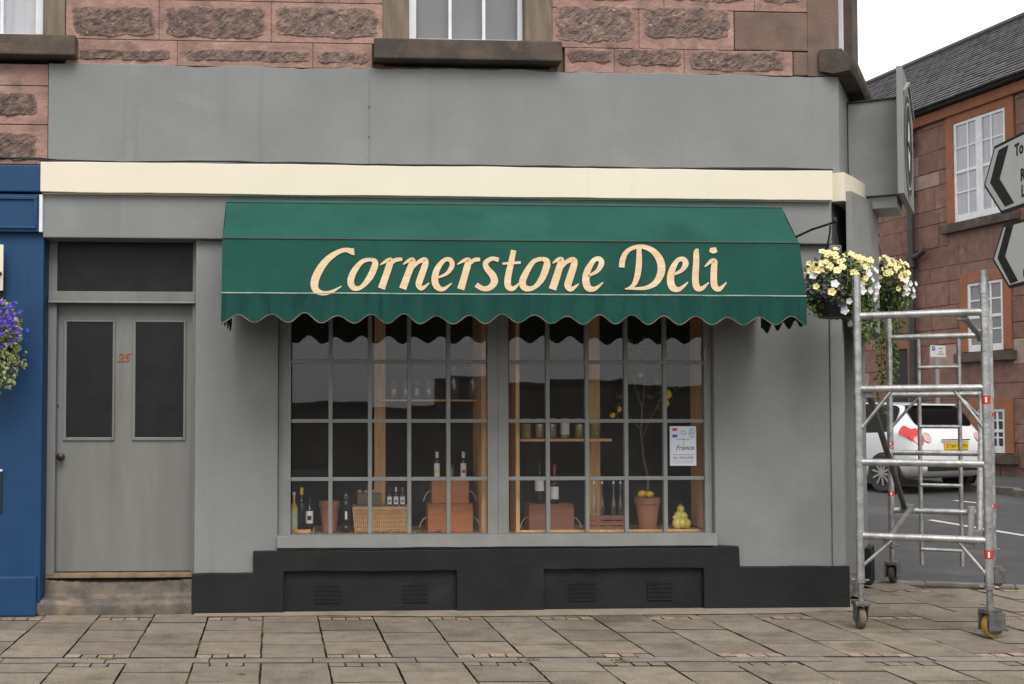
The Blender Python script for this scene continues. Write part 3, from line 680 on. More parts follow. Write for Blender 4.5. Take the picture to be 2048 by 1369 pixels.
# ================================================================== AWNING
aw = thing('awning', 'dark green shop awning with scalloped edge and gold hand-painted name', 'awning', (1.2,0,3.0))
AXL, AXR = ax(466,0,398), ax(1517,0,400)
PRF = [(-.004, 3.004)]
for py, k in ((411,-.44),(482,-.83),(590,-.95)): PRF.append((k, az(py,k,1020)))
(y0,z0),(y1,z1),(y2,z2),(y3,z3) = PRF
AF = lambda t: (y2+(y3-y2)*t, z2+(z3-z2)*t)
XL, XR = ax(443,y3,590), ax(1613,y3,590)
cv = MB()
# side outline eases in at the shoulders as the fabric is stretched over the bent hoops
def awx(k): return [(AXL-.0,AXR-.0),(ax(452,y1,411),ax(1564,y1,411)),(ax(445,y2,482),ax(1598,y2,482)),(XL,XR)][k]
N = 40
def canv(u, v):
    t = v*3; k = min(2,int(t)); f = t-k
    ya, za = PRF[k]; yb, zb = PRF[k+1]; (la,ra),(lb,rb) = awx(k), awx(k+1)
    e_ = 1-(1-f)**3 if k == 1 else f; er = 1-(1-f)**1.6 if k == 1 else f
    x = (la+(lb-la)*e_)*(1-u) + (ra+(rb-ra)*er)*u
    wr = .0022*math.sin(u*61+v*9)*math.sin(u*23+v*31)*math.sin(math.pi*f)
    sag = -.0035*math.sin(math.pi*f)*(1+.35*math.sin(u*17+k)*math.sin(u*5+1)) if k else 0
    return (x, ya+(yb-ya)*f-sag*.4, za+(zb-za)*f+sag+wr)
for k, (nm, mt) in enumerate((('top_strip','canvas_lit'),('top_panel','canvas_lit'),('front_panel','canvas_green'))):
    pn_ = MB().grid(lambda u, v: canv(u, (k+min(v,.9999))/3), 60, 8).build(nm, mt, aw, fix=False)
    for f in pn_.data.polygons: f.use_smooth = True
for side in (0,1):                                  # side cheeks
    pts = [(awx(k)[side], PRF[k][0], PRF[k][1]) for k in range(4)] + [(awx(3)[side]*.02+awx(0)[side]*.98, -.004, z3)]
    MB().add(pts, [tuple(range(5))]).build('side_cheek', 'canvas_valance', aw)
# scalloped valance, front and two returns
PER = (XR-XL)/18.0; VH = z3-az(641,y3,1020)
srn = random.Random(9); SA = [srn.uniform(.8,1.15) for _ in range(60)]; SO = [srn.uniform(-.006,.006) for _ in range(60)]
def scal(s_len):
    t = s_len/PER; i = int(t) % 58; f = t-int(t); f = f*f*(3-2*f)
    return -VH - .030*math.cos(2*math.pi*t+math.pi)*(SA[i]*(1-f)+SA[i+1]*f) + SO[i]*(1-f)+SO[i+1]*f
def valance(P0, P1, name, phase=0):
    P0, P1 = Vector(P0), Vector(P1); Lg = (P1-P0).length; n = int(Lg/PER*14); d = (P1-P0).normalized(); nn = Vector((d.y,-d.x,0)); v = MB(); tr = []
    for i in range(n+1):
        s = Lg*i/n; p = P0 + d*s; wob = .004*math.sin(s*3.1)+.002*math.sin(s*11)
        e = scal(s+phase)
        for k in range(5): v.v.append(tuple(p + nn*wob*(k/4)**1.5 + Vector((0,0,e*k/4))))
        tr.append(p + nn*(wob+.001) + Vector((0,0,e)))
    for i in range(n):
        for k in range(4): v.f.append((i*5+k, (i+1)*5+k, (i+1)*5+k+1, i*5+k+1))
    o = v.build(name, 'canvas_valance', aw, smooth=True, fix=False)
    MB().tube(tr, .0035, 6).build('valance_trim', 'edge_trim', o)
    return o
valance((XL,y3-.004,z3+.004), (XR,y3-.004,z3+.004), 'valance', PER*.5)
valance((XL,-.08,z3+.004), (XL,y3,z3+.004), 'side_valance')
valance((XR,y3,z3+.004), (XR,-.08,z3+.004), 'side_valance')
rw = random.Random(4)
for k, m in ((1,'seam_dark'),(2,'seam_dark'),(3,'welt_pale')):
    l, r_ = awx(k); MB().tube([(l+(r_-l)*i/30, PRF[k][0]-.004, PRF[k][1]+.002+(.0015*rw.uniform(-1,1) if k==3 else 0)) for i in range(31)], .004 if k<3 else .0045, 6).build('seam' if k<3 else 'welt', m, aw)
for k in (1,2,3):                                   # bent frame tubes below the fabric
    l, r_ = awx(k); MB().tube([(l+.02,-.03,z3+.02),(l+.02,PRF[k][0]+.02,PRF[k][1]-.02),(r_-.02,PRF[k][0]+.02,PRF[k][1]-.02),(r_-.02,-.03,z3+.02)], .012, 8).build('frame_tube', 'alu_dull', aw)
P('wall_bracket', 'black_iron', aw, AXL+.03, AXL+.07, -.06, .0-.001, z3-.06, z3+.08); P('wall_bracket', 'black_iron', aw, AXR-.07, AXR-.03, -.06, -.001, z3-.06, z3+.08)

# painted letters: ribbons of varying width laid on the sloping front of the awning
c4 = lambda x, y: (420+x/3.4133, 380+y/3.4133); c5 = lambda x, y: (1000+x/3.0118, 380+y/3.0118)
GL = [(c4, [[(985,424,50),(972,424,44),(925,413,30),(870,430,34),(800,480,44),(745,553,52),(714,630,54),(722,684,46),(770,708,30),(830,698,22),(898,660,7)]]),
 (c4, [[(1100,478,24),(1040,492,30),(982,560,42),(960,630,46),(982,672,38),(1030,668,28),(1084,610,42),(1119,540,46),(1127,495,38),(1100,478,24)]]),
 (c4, [[(1162,515,8),(1205,488,24),(1234,484,36),(1222,525,46),(1200,590,46),(1170,677,50)],[(1222,525,14),(1262,484,28),(1312,476,22)]]),
 (c4, [[(1318,512,8),(1358,485,24),(1384,484,36),(1372,525,46),(1347,590,46),(1315,678,50)],[(1362,565,12),(1415,502,24),(1462,480,34),(1470,508,42),(1442,590,46),(1425,648,44),(1448,674,30),(1497,638,7)]]),
 (c4, [[(1556,602,12),(1618,572,24),(1652,520,34),(1640,482,32),(1600,482,28),(1552,540,40),(1534,610,46),(1548,662,44),(1592,680,28),(1650,640,7)]]),
 (c4, [[(1688,512,8),(1732,486,24),(1766,484,36),(1756,525,46),(1738,590,46),(1711,682,50)],[(1756,525,14),(1800,484,28),(1843,478,24)]]),
 (c4, [[(1970,482,30),(1925,472,28),(1882,500,36),(1890,540,40),(1930,588,48),(1940,634,48),(1906,672,38),(1860,676,34),(1816,650,34)]]),
 (c5, [[(82,366,32),(64,450,36),(46,540,40),(50,586,38),(80,596,26),(120,560,7)],[(14,447,12),(70,443,17),(124,440,15)]]),
 (c5, [[(252,417,24),(200,436,28),(152,510,38),(134,565,42),(156,596,36),(205,590,26),(250,540,38),(278,470,42),(281,432,36),(252,417,24)]]),
 (c5, [[(316,444,7),(348,424,24),(370,424,32),(360,460,40),(342,520,44),(315,602,46)],[(352,500,12),(396,440,24),(438,424,34),(446,450,40),(418,540,44),(408,580,42),(430,600,28),(474,568,7)]]),
 (c5, [[(530,522,12),(584,492,24),(610,448,34),(600,420,30),(565,426,28),(526,490,40),(516,550,44),(531,592,42),(570,598,26),(620,560,7)]]),
 (c5, [[(732,470,34),(738,422,34),(760,378,28),(800,352,24),(860,345,26),(922,372,36),(964,430,46),(969,500,46),(936,562,36),(880,592,24),(820,597,17),(752,598,8)],[(836,352,28),(836,440,36),(826,520,36),(803,575,26),(764,597,7)]]),
 (c5, [[(1044,514,12),(1094,486,24),(1117,448,36),(1102,420,30),(1065,431,28),(1034,490,40),(1026,550,44),(1041,592,42),(1080,600,26),(1132,558,7)]]),
 (c5, [[(1196,366,12),(1182,376,32),(1180,450,38),(1175,540,40),(1185,590,40),(1215,596,26),(1257,560,7)]]),
 (c5, [[(1232,466,7),(1268,434,24),(1292,432,30),(1288,470,38),(1286,530,40),(1291,582,40),(1320,600,28),(1363,560,7)],[(1262,362,22),(1282,368,36),(1304,362,28)]])]
an = Vector((0, z2-z3, y3-y2)); an = Vector((0, -(z2-z3), (y3-y2)*-1)).normalized()   # outward normal of the front slope
an = Vector((0, -(z2-z3), -(y3-y2)*-1)) ; an = Vector((0,-abs(z2-z3),abs(y3-y2))).normalized()
def on_slope(px, py):
    d = ray(px, py); p0 = Vector((0,y2,z2)); return CAM + d*((p0-CAM).dot(an)/d.dot(an))
lt = 0
for f, strokes in GL:
    lm = MB()
    for si, st in enumerate(strokes):
        sc = 1/(3.4133 if f is c4 else 3.0118); pts = []
        for x, y, wd in st: X, Y = f(x,y); pts.append((X,Y,wd*sc/2))
        pts = catmull(pts, 6); vs = []
        for i,(x,y,h) in enumerate(pts):
            a, c = pts[max(i-1,0)], pts[min(i+1,len(pts)-1)]; dx, dy = c[0]-a[0], c[1]-a[1]; l = math.hypot(dx,dy) or 1; nx_, ny_ = -dy/l, dx/l
            for sg in (1,-1): vs.append(on_slope(x+nx_*h*sg, y+ny_*h*sg) + an*(.0050+.0002*si))
        lm.add(vs, [(2*i,2*i+1,2*i+3,2*i+2) for i in range(len(pts)-1)])
    lm.build('letter', 'letter_gold', aw)

# ================================================================== BLUE SHOP NEXT DOOR
bs = thing('blue_shopfront', 'blue painted neighbouring shopfront at the left edge', 'shopfront', (-2.5,0,0))
P('pilaster', 'blue_paint', bs, -3.2, ax(86,-.03,700), -.035, .28, 0, 2.75, bevel=.012)
P('pilaster_base', 'blue_paint', bs, -3.2, ax(72,-.075,1180), -.075, -.0355, 0, az(1153,-.075,40), bevel=.015)
P('cornice', 'blue_paint', bs, -3.2, -2.062, -.10, .25, 3.02, 3.215, bevel=.01)
sg = P('sign_board', 'blue_paint', bs, -3.2, ax(78,-.08,430), -.085, .2, 2.735, 3.005, bevel=.004)
x1 = ax(78,-.08,430); fr = MB()
fr.box(-3.2,x1-.012,-.10,-.0855,2.965,2.99); fr.box(-3.2,x1-.012,-.10,-.0855,2.755,2.775); fr.box(x1-.034,x1-.012,-.0995,-.0855,2.7755,2.9645)
fr.build('sign_moulding', 'blue_paint', sg, bevel=.005)
P('sign_edge', 'white_paint', bs, x1+.001, ax(85,-.08,430), -.083, .15, 2.735, 3.005, bevel=.003)
P('window_edge', 'black_plastic', bs, -3.1, ax(4,-.04,980), -.05, -.036, az(1025,-.04,10), az(945,-.04,10), bevel=.003)
P('window_edge_cap', 'white_paint', bs, -3.1, ax(5,-.04,980), -.052, -.036, az(944,-.04,10)+.002, az(940,-.04,10)+.002, bevel=.003)
bn = P('banner', 'cream_paint', None, -2.75, ax(7,-.12,530), -.13, -.115, az(582,-.12,5), az(490,-.12,5), bevel=.003)
tag(bn, 'cream banner edge on the blue wall at the far left', 'banner')
MB().tube([(-2.7,-.133,az(560,-.12)),(-2.45,-.133,az(557,-.12)),(ax(5,-.12,530),-.133,az(553,-.12))], .012, 6).build('red_stroke', 'red_print', bn)
MB().tube([(-2.6,-.036,az(497,-.12)),(-2.6,-.12,az(497,-.12))], .008, 6).build('banner_peg', 'black_iron', bn)

# ================================================================== FLOWERS
def flower_mesh(name, m, r=.026, petals=5, cup=.35, seed=1):
    rr = random.Random(seed); b = MB(); b.v.append((0,0,0)); n = petals*4
    for k in range(n):
        a = 2*math.pi*k/n; rad = r*(.72+.28*abs(math.cos(petals*a/2))+rr.uniform(-.06,.06)); b.v.append((rad*math.cos(a), rad*math.sin(a), r*cup+rr.uniform(-.12,.12)*r))
        b.v.append((rad*.45*math.cos(a), rad*.45*math.sin(a), r*cup*.5))
    for k in range(n):
        j = (k+1)%n; b.f += [(0, 2*k+2, 2*j+2), (2*k+2, 2*k+1, 2*j+1, 2*j+2)]
    return b.mesh(name, m, smooth=True, fix=False)
FL = {'yellow_flower': flower_mesh('yellow_flower','petal_yellow',.026,5,.35,1), 'white_flower': flower_mesh('white_flower','petal_white',.028,5,.3,2), 'dusky_flower': flower_mesh('dusky_flower','petal_dusk',.02,5,.4,5), 'purple_flower': flower_mesh('purple_flower','petal_purple',.017,5,.4,3)}
eye_me = MB().lathe([(.0065,0),(.005,.004),(.001,.006)], (0,0,.0015), 8).mesh('flower_eye','flower_eye')
def leaf_blob(b, rr, c, rx, ry, rz, n, size, droop=0):
    for _ in range(n):
        while True:
            p = Vector((rr.uniform(-1,1), rr.uniform(-1,1), rr.uniform(-1,1)))
            if .35 < p.length < 1: break
        o = Vector((c[0]+p.x*rx, c[1]+p.y*ry, c[2]+p.z*rz)); d = (p + Vector((rr.uniform(-.7,.7), rr.uniform(-.7,.7), rr.uniform(-.7,.5)-droop))).normalized()
        s = d.cross(Vector((rr.uniform(-1,1), rr.uniform(-1,1), rr.uniform(-.3,1)))).normalized(); nn = d.cross(s); L = size*rr.uniform(.7,1.4); wd = L*.34
        b.add([o, o+d*L*.45+s*wd, o+d*L-nn*L*.12, o+d*L*.45-s*wd, o+d*L*.5+nn*wd*.35], [(0,1,4),(1,2,4),(2,3,4),(3,0,4)])
def basket(name, label, C, rad, spec, seed, trail, bowl=True, leafm='leaf_green', nleaf=650, group='hanging flower baskets'):
    rr = random.Random(seed); C = Vector(C); t = thing(name, label, 'flower basket', C, group)
    if bowl: MB().lathe([(.02,-.145),(rad*.55,-.135),(rad*.74,-.05),(rad*.80,0),(rad*.75,0),(rad*.70,-.04),(.02,-.05)], C, 28).build('bowl', 'black_plastic', t, smooth=True)
    b = MB(); leaf_blob(b, rr, C+Vector((0,0,.09)), rad*1.12, rad*1.08, .23, nleaf, .032); leaf_blob(b, rr, C+Vector((rad*.35,-rad*.2,-.02)), rad*.75, rad*.8, .13, nleaf//3, .034, .6)
    for (dx, dy, ln, nn) in trail:
        p = C + Vector((dx, dy, .0))
        for i in range(int(ln/.05)):
            p = p + Vector((rr.uniform(-.012,.012), rr.uniform(-.012,.012), -.05)); leaf_blob(b, rr, p, .045, .045, .04, nn, .032, .5)
    kind(b.build('foliage', leafm, t, fix=False), 'stuff')
    d = MB(); leaf_blob(d, rr, C+Vector((-.07,-.10,.03)), rad*.5, rad*.55, .09, 150, .034, .2); kind(d.build('dark_foliage', 'leaf_dark', t, fix=False), 'stuff')
    for k in range(3): a = k*2.09+.5; MB().tube([C+Vector((rad*.82*math.cos(a), rad*.82*math.sin(a), 0)), C+Vector((0,0,.50))], .0022, 5).build('chain', 'black_iron', t)
    for nm, n, zc, zs_, ph, spread in spec:
        for _ in range(n):
            a = rr.gauss(ph, spread); el = rr.gauss(zc, zs_*.75); q_ = Vector((math.cos(a)*math.cos(el), math.sin(a)*math.cos(el), math.sin(el)))
            pos = C + Vector((0,0,.09)) + Vector((q_.x*rad*1.12, q_.y*rad*1.08, q_.z*.24)) * rr.uniform(.82,1.2)
            dirv = (q_ + Vector((rr.uniform(-.3,.3), -.55, rr.uniform(-.2,.4)))).normalized(); e = dirv.to_track_quat('Z','Y').to_euler(); s = rr.uniform(.8,1.2)
            f = inst(nm, FL[nm], None, pos, e, (s,s,s)); link(f, t)
            if nm == 'yellow_flower':
                ey = inst('flower_eye', eye_me, None, pos, e, (s,s,s)); ey.parent = f; ey.matrix_parent_inverse = f.matrix_basis.inverted()
    return t
B1 = at(1672, 598, -.50)
basket('hanging_basket', 'full basket of yellow and white flowers hanging right of the green awning', B1, .215,
       [('yellow_flower',74,.62,.5,-1.25,1.1),('white_flower',30,-.35,.45,-.60,.55),('white_flower',4,.35,.2,-2.9,.2),('dusky_flower',16,-.15,.3,-2.1,.45)], 11,
       [(.14,-.12,.26,16),(.20,.0,.24,16),(.07,-.18,.14,15),(.18,-.07,.12,16),(.24,-.05,.34,9),(.16,-.17,.30,9),(-.17,-.1,.10,8)], nleaf=1300)
B2 = dep(1758, 592, 11.0)
basket('hanging_basket', 'basket of yellow flowers with long trailing foliage beyond the corner, behind the scaffold', B2, .23,
       [('yellow_flower',64,.6,.5,-1.0,.9),('white_flower',18,-.15,.35,-.4,.5)], 12,
       [(.0,-.1,.75,10),(.06,-.05,.95,9),(.12,.0,.7,9),(-.06,-.08,1.05,9),(.16,.05,.5,10),(.2,.0,.3,14),(-.02,-.16,.8,10)], nleaf=1200)
B3 = at(-14, 690, -.30)
basket('hanging_basket', 'purple flower basket with pale trailing leaves against the blue wall', B3, .17,
       [('purple_flower',150,.30,.55,-1.3,1.0)], 13, [(.12,-.06,.30,16),(.17,.02,.16,16),(.06,-.12,.34,16),(.10,-.10,.30,14),(.02,-.14,.26,14)], leafm='leaf_variegated', nleaf=700)
def bracket(label, W, T, out, down=.36):                                   # scrolled iron wall bracket from wall point W to tip T
    W, T = Vector(W), Vector(T); t = thing('basket_bracket', label, 'bracket', W, 'iron basket brackets')
    MB().obox(W+Vector((0,0,-down/2)), out, Vector(out).cross((0,0,1)), (0,0,1), .006, .014, down/2+.03).build('wall_plate', 'black_iron', t, bevel=.002)
    MB().tube([W, (W+T)/2+Vector((0,0,.012)), T], .009, 8).build('arm', 'black_iron', t)
    pts = [W+Vector((0,0,-down)) + (T-W)*(.9*math.sin(i/10*math.pi/2)) *1.0 + Vector((0,0,down*(1-math.cos(i/10*math.pi/2))*.97)) for i in range(11)]
    MB().tube(pts, .007, 8).build('scroll_brace', 'black_iron', t)
    MB().lathe([(.004,.03),(.014,.022),(.017,.008),(.012,-.006),(.004,-.01)], T+Vector((0,0,.004)), 12).build('finial', 'black_iron', t, smooth=True)
    MB().tube([T, T+Vector((0,0,-.05))], .004, 6).build('hook', 'black_iron', t)
    return t
bracket('black iron bracket holding the basket right of the green awning', (B1.x-.16, -.062, B1.z+.48), (B1.x, B1.y, B1.z+.545), (0,1,0))
bracket('black iron bracket holding the basket beyond the corner', (C1.x+.01, B2.y, B2.z+.46), (B2.x, B2.y, B2.z+.54), (1,0,0))
bracket('black iron bracket holding the purple basket on the blue wall', (B3.x, -.037, B3.z+.48), (B3.x, B3.y, B3.z+.54), (0,1,0))

# ================================================================== PROJECTING SIGN on the splay
ps = thing('projecting_sign', 'grey boxed sign board with round emblem projecting from the corner', 'sign', q(.8,0)+Vector((0,0,3.1)))
def solve_out(a, px, z):
    lo, hi = 0, 1.5
    for _ in range(40):
        mid = (lo+hi)/2; p = q(a, mid); 
        if proj((p.x,p.y,z))[0] < px: lo = mid
        else: hi = mid
    return lo
A0 = .28; OUT = solve_out(A0, 1795, 3.4); BL_ = 1.06
pn = q(A0, OUT); dd = (pn-CAM).dot(fw)
zt, zb = CAM.z + (835-121)/FPX*dd*1.0, CAM.z + (835-382)/FPX*dd
bz1, bz0 = CAM.z + (835-171)/FPX*dd, CAM.z + (835-371)/FPX*dd
BXC, BXH = .81, .27
MB().obox(q(BXC, OUT/2)+Vector((0,0,(bz0+bz1)/2)), s_, n_, (0,0,1), BXH, OUT/2-.006, (bz1-bz0)/2).build('sign_box', 'grey_paint', ps, bevel=.004)
MB().obox(q(BXC, OUT/2)+Vector((0,0,bz1+.008)), s_, n_, (0,0,1), BXH+.015, OUT/2-.006, .006).build('box_capping', 'black_iron', ps)
MB().obox(q(BXC, OUT/2)+Vector((0,0,bz0-.05)), s_, n_, (0,0,1), BXH-.04, OUT/2-.03, .045).build('underside', 'sign_back', ps)
bo = MB().obox(q(A0+BL_/2, OUT+.02)+Vector((0,0,(zt+zb)/2)), s_, n_, (0,0,1), BL_/2, .022, (zt-zb)/2).build('board', 'grey_paint', ps, bevel=.004)
cc = q(A0+BL_/2, OUT+.043)+Vector((0,0,(zt+zb)/2-.03))
def disc(name, m, parent, r0, r1, off, sx=1.0, c=cc):
    b = MB(); n = 40
    for k in range(n):
        a = 2*math.pi*k/n
        for rr_ in (r0, r1): b.v.append(tuple(c + n_*off + s_*(math.cos(a)*rr_*sx) + Vector((0,0,math.sin(a)*rr_))))
    for k in range(n): j=(k+1)%n; b.f.append((2*k,2*k+1,2*j+1,2*j))
    return b.build(name, m, parent)
disc('emblem_field', 'print_black', bo, .001, .40, .002); disc('emblem_ring', 'sign_white', bo, .33, .345, .004); disc('emblem_rim', 'sign_back', bo, .40, .42, .005)
disc('emblem_motif', 'sign_white', bo, .001, .20, .004, .45); disc('emblem_motif', 'print_black', bo, .001, .05, .006, 1.0)
MB().obox(cc+n_*.006, s_, n_, (0,0,1), .30, .001, .012).build('emblem_bar', 'print_black', bo)
for sg_ in (-1,1):                                  # small pediment moulding at the top of the board
    MB().obox(q(A0+BL_/2+sg_*.25, OUT+.05)+Vector((0,0,zt-.10)), (s_*.94+Vector((0,0,-sg_*.34))).normalized(), n_, ((-s_)*(-sg_*.34)+Vector((0,0,.94))).normalized(), .26, .008, .012).build('board_moulding', 'sign_back', bo)

# ================================================================== CABLES above the cornice
for k, lab in enumerate(('black cable lying along the top of the cream cornice','second black cable sagging along the cream cornice')):
    rr = random.Random(30+k); pts = []
    for i in range(50):
        x = -2.6 + 6.35*i/49; pts.append((x, -.05-.022*k, 3.252+.012*math.sin(i*.41+k*2)*(.5+.5*math.sin(i*.13+k)) + rr.uniform(-.002,.003) + (.012 if x < -2.05 else 0)))
    tag(MB().tube(pts, .0065, 6).build('cable', 'cable_black'), lab, 'cable')

# ================================================================== SCAFFOLD TOWER
tl, tt = Vector((.496,.868,0)), Vector((.868,-.496,0)); TF = Vector((3.55,-.90,0)); TW, TL = .775, 2.5
tw = thing('scaffold_tower', 'narrow aluminium mobile scaffold tower on castors beside the shop corner', 'scaffold tower', TF)
def tp(a, l, z): return TF + tt*(a*TW) + tl*(l*TL) + Vector((0,0,z))
RZ = [.62, 1.11, 1.60, 2.09]
def post(a, l, top, marks):
    p = MB().tube([tp(a,l,.315), tp(a,l,top)], .026, 14).build('post', 'alu', tw, smooth=True)
    MB().tube([tp(a,l,.17), tp(a,l,.33)], .020, 12).build('leg_stem', 'alu_dull', p, smooth=True)
    for z in RZ + [top-.12]:
        if z < top: MB().tube([tp(a,l,z-.032), tp(a,l,z+.032)], .0295, 14).build('coupling', 'alu', p, smooth=True)
    MB().tube([tp(a,l,.31), tp(a,l,.335)], .034, 12).build('adjuster_nut', 'alu_dull', p)
    MB().tube([tp(a,l,.325)-tt*.055, tp(a,l,.325)+tt*.055], .008, 8).build('adjuster_handle', 'alu_dull', p)
    for z0, z1, in marks:
        MB().tube([tp(a,l,z0), tp(a,l,z1)], .0275, 14, cap=False).build('red_band', 'red_label', p, smooth=True)
        c = tp(a,l,(z0+z1)/2) + (CAM-tp(a,l,0)).normalized().to_3d().xy.to_3d()*.0276
        MB().obox(c, (CAM-c).cross((0,0,1)).normalized(), Vector(((CAM-c).x,(CAM-c).y,0)).normalized(), (0,0,1), .006, .0025, (z1-z0)*.33).build('band_mark', 'white_label', p)
    return p
post(0,0,2.37,[]); post(1,0,2.36,[(1.495,1.55),(.505,.56)]); post(0,1,2.30,[(1.17,1.20),(1.10,1.15),(.74,.78)]); post(1,1,2.30,[(1.42,1.45),(.66,.70)])
def tube(name, p, c, r=.024, m='alu', par=tw): return MB().tube([p,c], r, 12).build(name, m, par, smooth=True)
for l in (0,1):
    for z in RZ: tube('rung', tp(.02,l,z), tp(.98,l,z), .0245)
for (a,z,b_,z2) in ((.02,1.33,.27,1.585),(.98,1.34,.76,1.585),(.02,.42,.27,.605),(.98,.40,.77,.605)): tube('gusset', tp(a,0,z), tp(b_,0,z2), .012)
for (a,z,b_,z2) in ((.02,1.33,.30,1.585),(.98,1.34,.70,1.585)): tube('gusset', tp(a,1,z), tp(b_,1,z2), .012)
for a in (.30,.70): tube('ladder_stile', tp(a,1,.17), tp(a,1,2.08), .017)
for z in (1.83,1.33,.84,.30): tube('ladder_rung', tp(.30,.995,z), tp(.70,.995,z), .015)
def clamp(p, par):
    MB().obox(p, tt, tl, (0,0,1), .03, .034, .036).build('clamp', 'alu_dull', par, bevel=.006)
for nm, p, c, m in (('diagonal_brace', tp(.08,.02,1.575), tp(.14,.98,.645), 'castor_metal'), ('diagonal_brace', tp(.93,.02,.645), tp(.92,.98,1.575), 'alu'),
                    ('plan_brace', tp(.22,.02,.60), tp(.20,.98,.64), 'alu_dull'), ('guard_rail', tp(.83,.02,2.075), tp(.92,.98,2.075), 'alu_dull'), ('plan_brace', tp(.86,.02,.60), tp(.80,.98,.64), 'alu')):
    o = tube(nm, p, c, .022, m); clamp(p, o); clamp(c, o)
def castor(a, l, yaw, tyre, housing):
    c = tp(a,l,0); d = Vector((math.cos(yaw),math.sin(yaw),0)); s = Vector((-d.y,d.x,0)); r = .078 if housing else .072; off = d*.02
    cs = thing('x','x','x',c); cs.name = 'castor'
    for k in ('label','category'): del cs[k]
    link(cs, tw)
    def rot(mb_pts): return mb_pts
    def disc_l(prof): 
        b = MB(); n = 26
        for rr_, h in prof:
            for k in range(n): an_ = 2*math.pi*k/n; b.v.append(tuple(c + off + Vector((0,0,r+.002)) + s*h + d*(rr_*math.cos(an_)) + Vector((0,0,rr_*math.sin(an_)))))
        m_ = len(prof)
        for i in range(m_-1):
            for k in range(n): b.f.append((i*n+k, i*n+(k+1)%n, (i+1)*n+(k+1)%n, (i+1)*n+k))
        b.f += [tuple(range(n-1,-1,-1)), tuple(range((m_-1)*n, m_*n))]; return b
    disc_l([(r*.8,-.024),(r*.97,-.019),(r,-.006),(r,.006),(r*.97,.019),(r*.8,.024)]).build('tyre', tyre, cs, smooth=True)
    disc_l([(r*.55,-.028),(r*.78,-.0245),(r*.78,.0245),(r*.55,.028)]).build('wheel', 'castor_metal', cs, smooth=True)
    top = c + Vector((0,0,.172))
    MB().obox(top, d, s, (0,0,1), .052, .050, .014).build('fork_plate', 'castor_metal', cs, bevel=.004)
    for sg in (-1,1):
        b = MB(); pts = [top+d*.048+s*(sg*.034), top-d*.048+s*(sg*.034), c+off-d*.025+s*(sg*.034)+Vector((0,0,r*.7)), c+off+d*.025+s*(sg*.034)+Vector((0,0,r*.7))]
        b.poly(pts, s*(sg*.007)).build('fork', 'castor_metal', cs, bevel=.002)
    if housing:
        MB().obox(c+off*.6+s*.048+Vector((0,0,.108)), d, s, (0,0,1), .062, .006, .058).build('brake_cover', 'castor_metal', cs, bevel=.01)
        MB().obox(c+off*.6-s*.048+Vector((0,0,.108)), d, s, (0,0,1), .062, .006, .058).build('brake_cover', 'castor_metal', cs, bevel=.01)
        MB().tube([c+d*.05+s*.0+Vector((0,0,.07)), c+d*.14+s*.01+Vector((0,0,.045))], .011, 8).build('brake_pedal', 'castor_metal', cs)
castor(0,0, R(83),'rubber_worn', False); castor(1,0, R(12),'yellow_tyre', True); castor(0,1, R(50),'rubber', True); castor(1,1, R(20),'yellow_tyre', True)

# ================================================================== DIRECTION SIGNS at the right edge
fwh = Vector((math.sin(YAW), math.cos(YAW), 0))
sdv = (rt*.0615 + fwh).normalized(); sn = sdv.cross(Vector((0,0,1))).normalized()
if sn.x > 0: sn = -sn
S0 = dep(1968, 372, 8.5)
def onpl(px, py, P0, N):
    d = ray(px,py); return CAM + d*((P0-CAM).dot(N)/d.dot(N))
sp = lambda x, y, o=0: onpl(x, y, S0, sn) + sn*o
def dsign(label, outer, chev, texts):
    t = thing('direction_sign', label, 'road sign', sp(*outer[2]), 'direction signs on one post')
    cen = Vector((0,0,0)); pts = [sp(*p) for p in outer]
    for p in pts: cen += p/len(pts)
    MB().poly([p for p in pts], -sn*.02).build('panel', 'print_black', t)
    def inset(k, o): return [cen + (p-cen)*k + sn*o for p in pts]
    ins = []
    n = len(pts)
    for i in range(n):
        a, b_, c = pts[i-1], pts[i], pts[(i+1)%n]; u, v = (a-b_).normalized(), (c-b_).normalized(); bis = (u+v)
        w_ = bis.normalized()*(.020/max(.2, math.sqrt((1-u.dot(v))/2)))
        q1 = b_ + w_; q1 = b_ + (w_ if (q1-cen).length < (b_-cen).length else -w_); ins.append(q1 + sn*.0015)
    MB().poly(ins, -sn*.001).build('face', 'sign_white', t)
    MB().poly([sp(x,y,.004) for x,y in chev], -sn*.001).build('chevron', 'print_black', t)
    for body, x, y, sz in texts:
        text(body, 'print_black', t, frame_m(sp(x,y,.004), -sdv, (0,0,1)), sz, 0, 'lettering', .0004, 1.0, .0035)
dsign('white chevron direction sign, the upper of the two at the right edge', [(2130,222),(1989,293),(1968,372),(2003,428),(2130,385)], [(2018,290),(1998,301),(1981,366),(2011,414),(2029,406),(2000,358)],
      [('To',2039,299,.108),('Re',2050,349,.108),('L',2047,383,.108)])
dsign('white chevron direction sign, the lower of the two at the right edge', [(2130,415),(2007,450),(1985,520),(2018,577),(2130,548)], [(2028,449),(2013,453),(1996,517),(2022,568),(2037,562),(2011,513)],
      [('C',2052,547,.098)])
pp = S0 - sdv*1.35 - sn*.06
po = tag(MB().tube([(pp.x,pp.y,0),(pp.x,pp.y,3.6)], .045, 16).build('sign_post', 'sign_back', smooth=True), 'grey post carrying the two chevron direction signs', 'post')

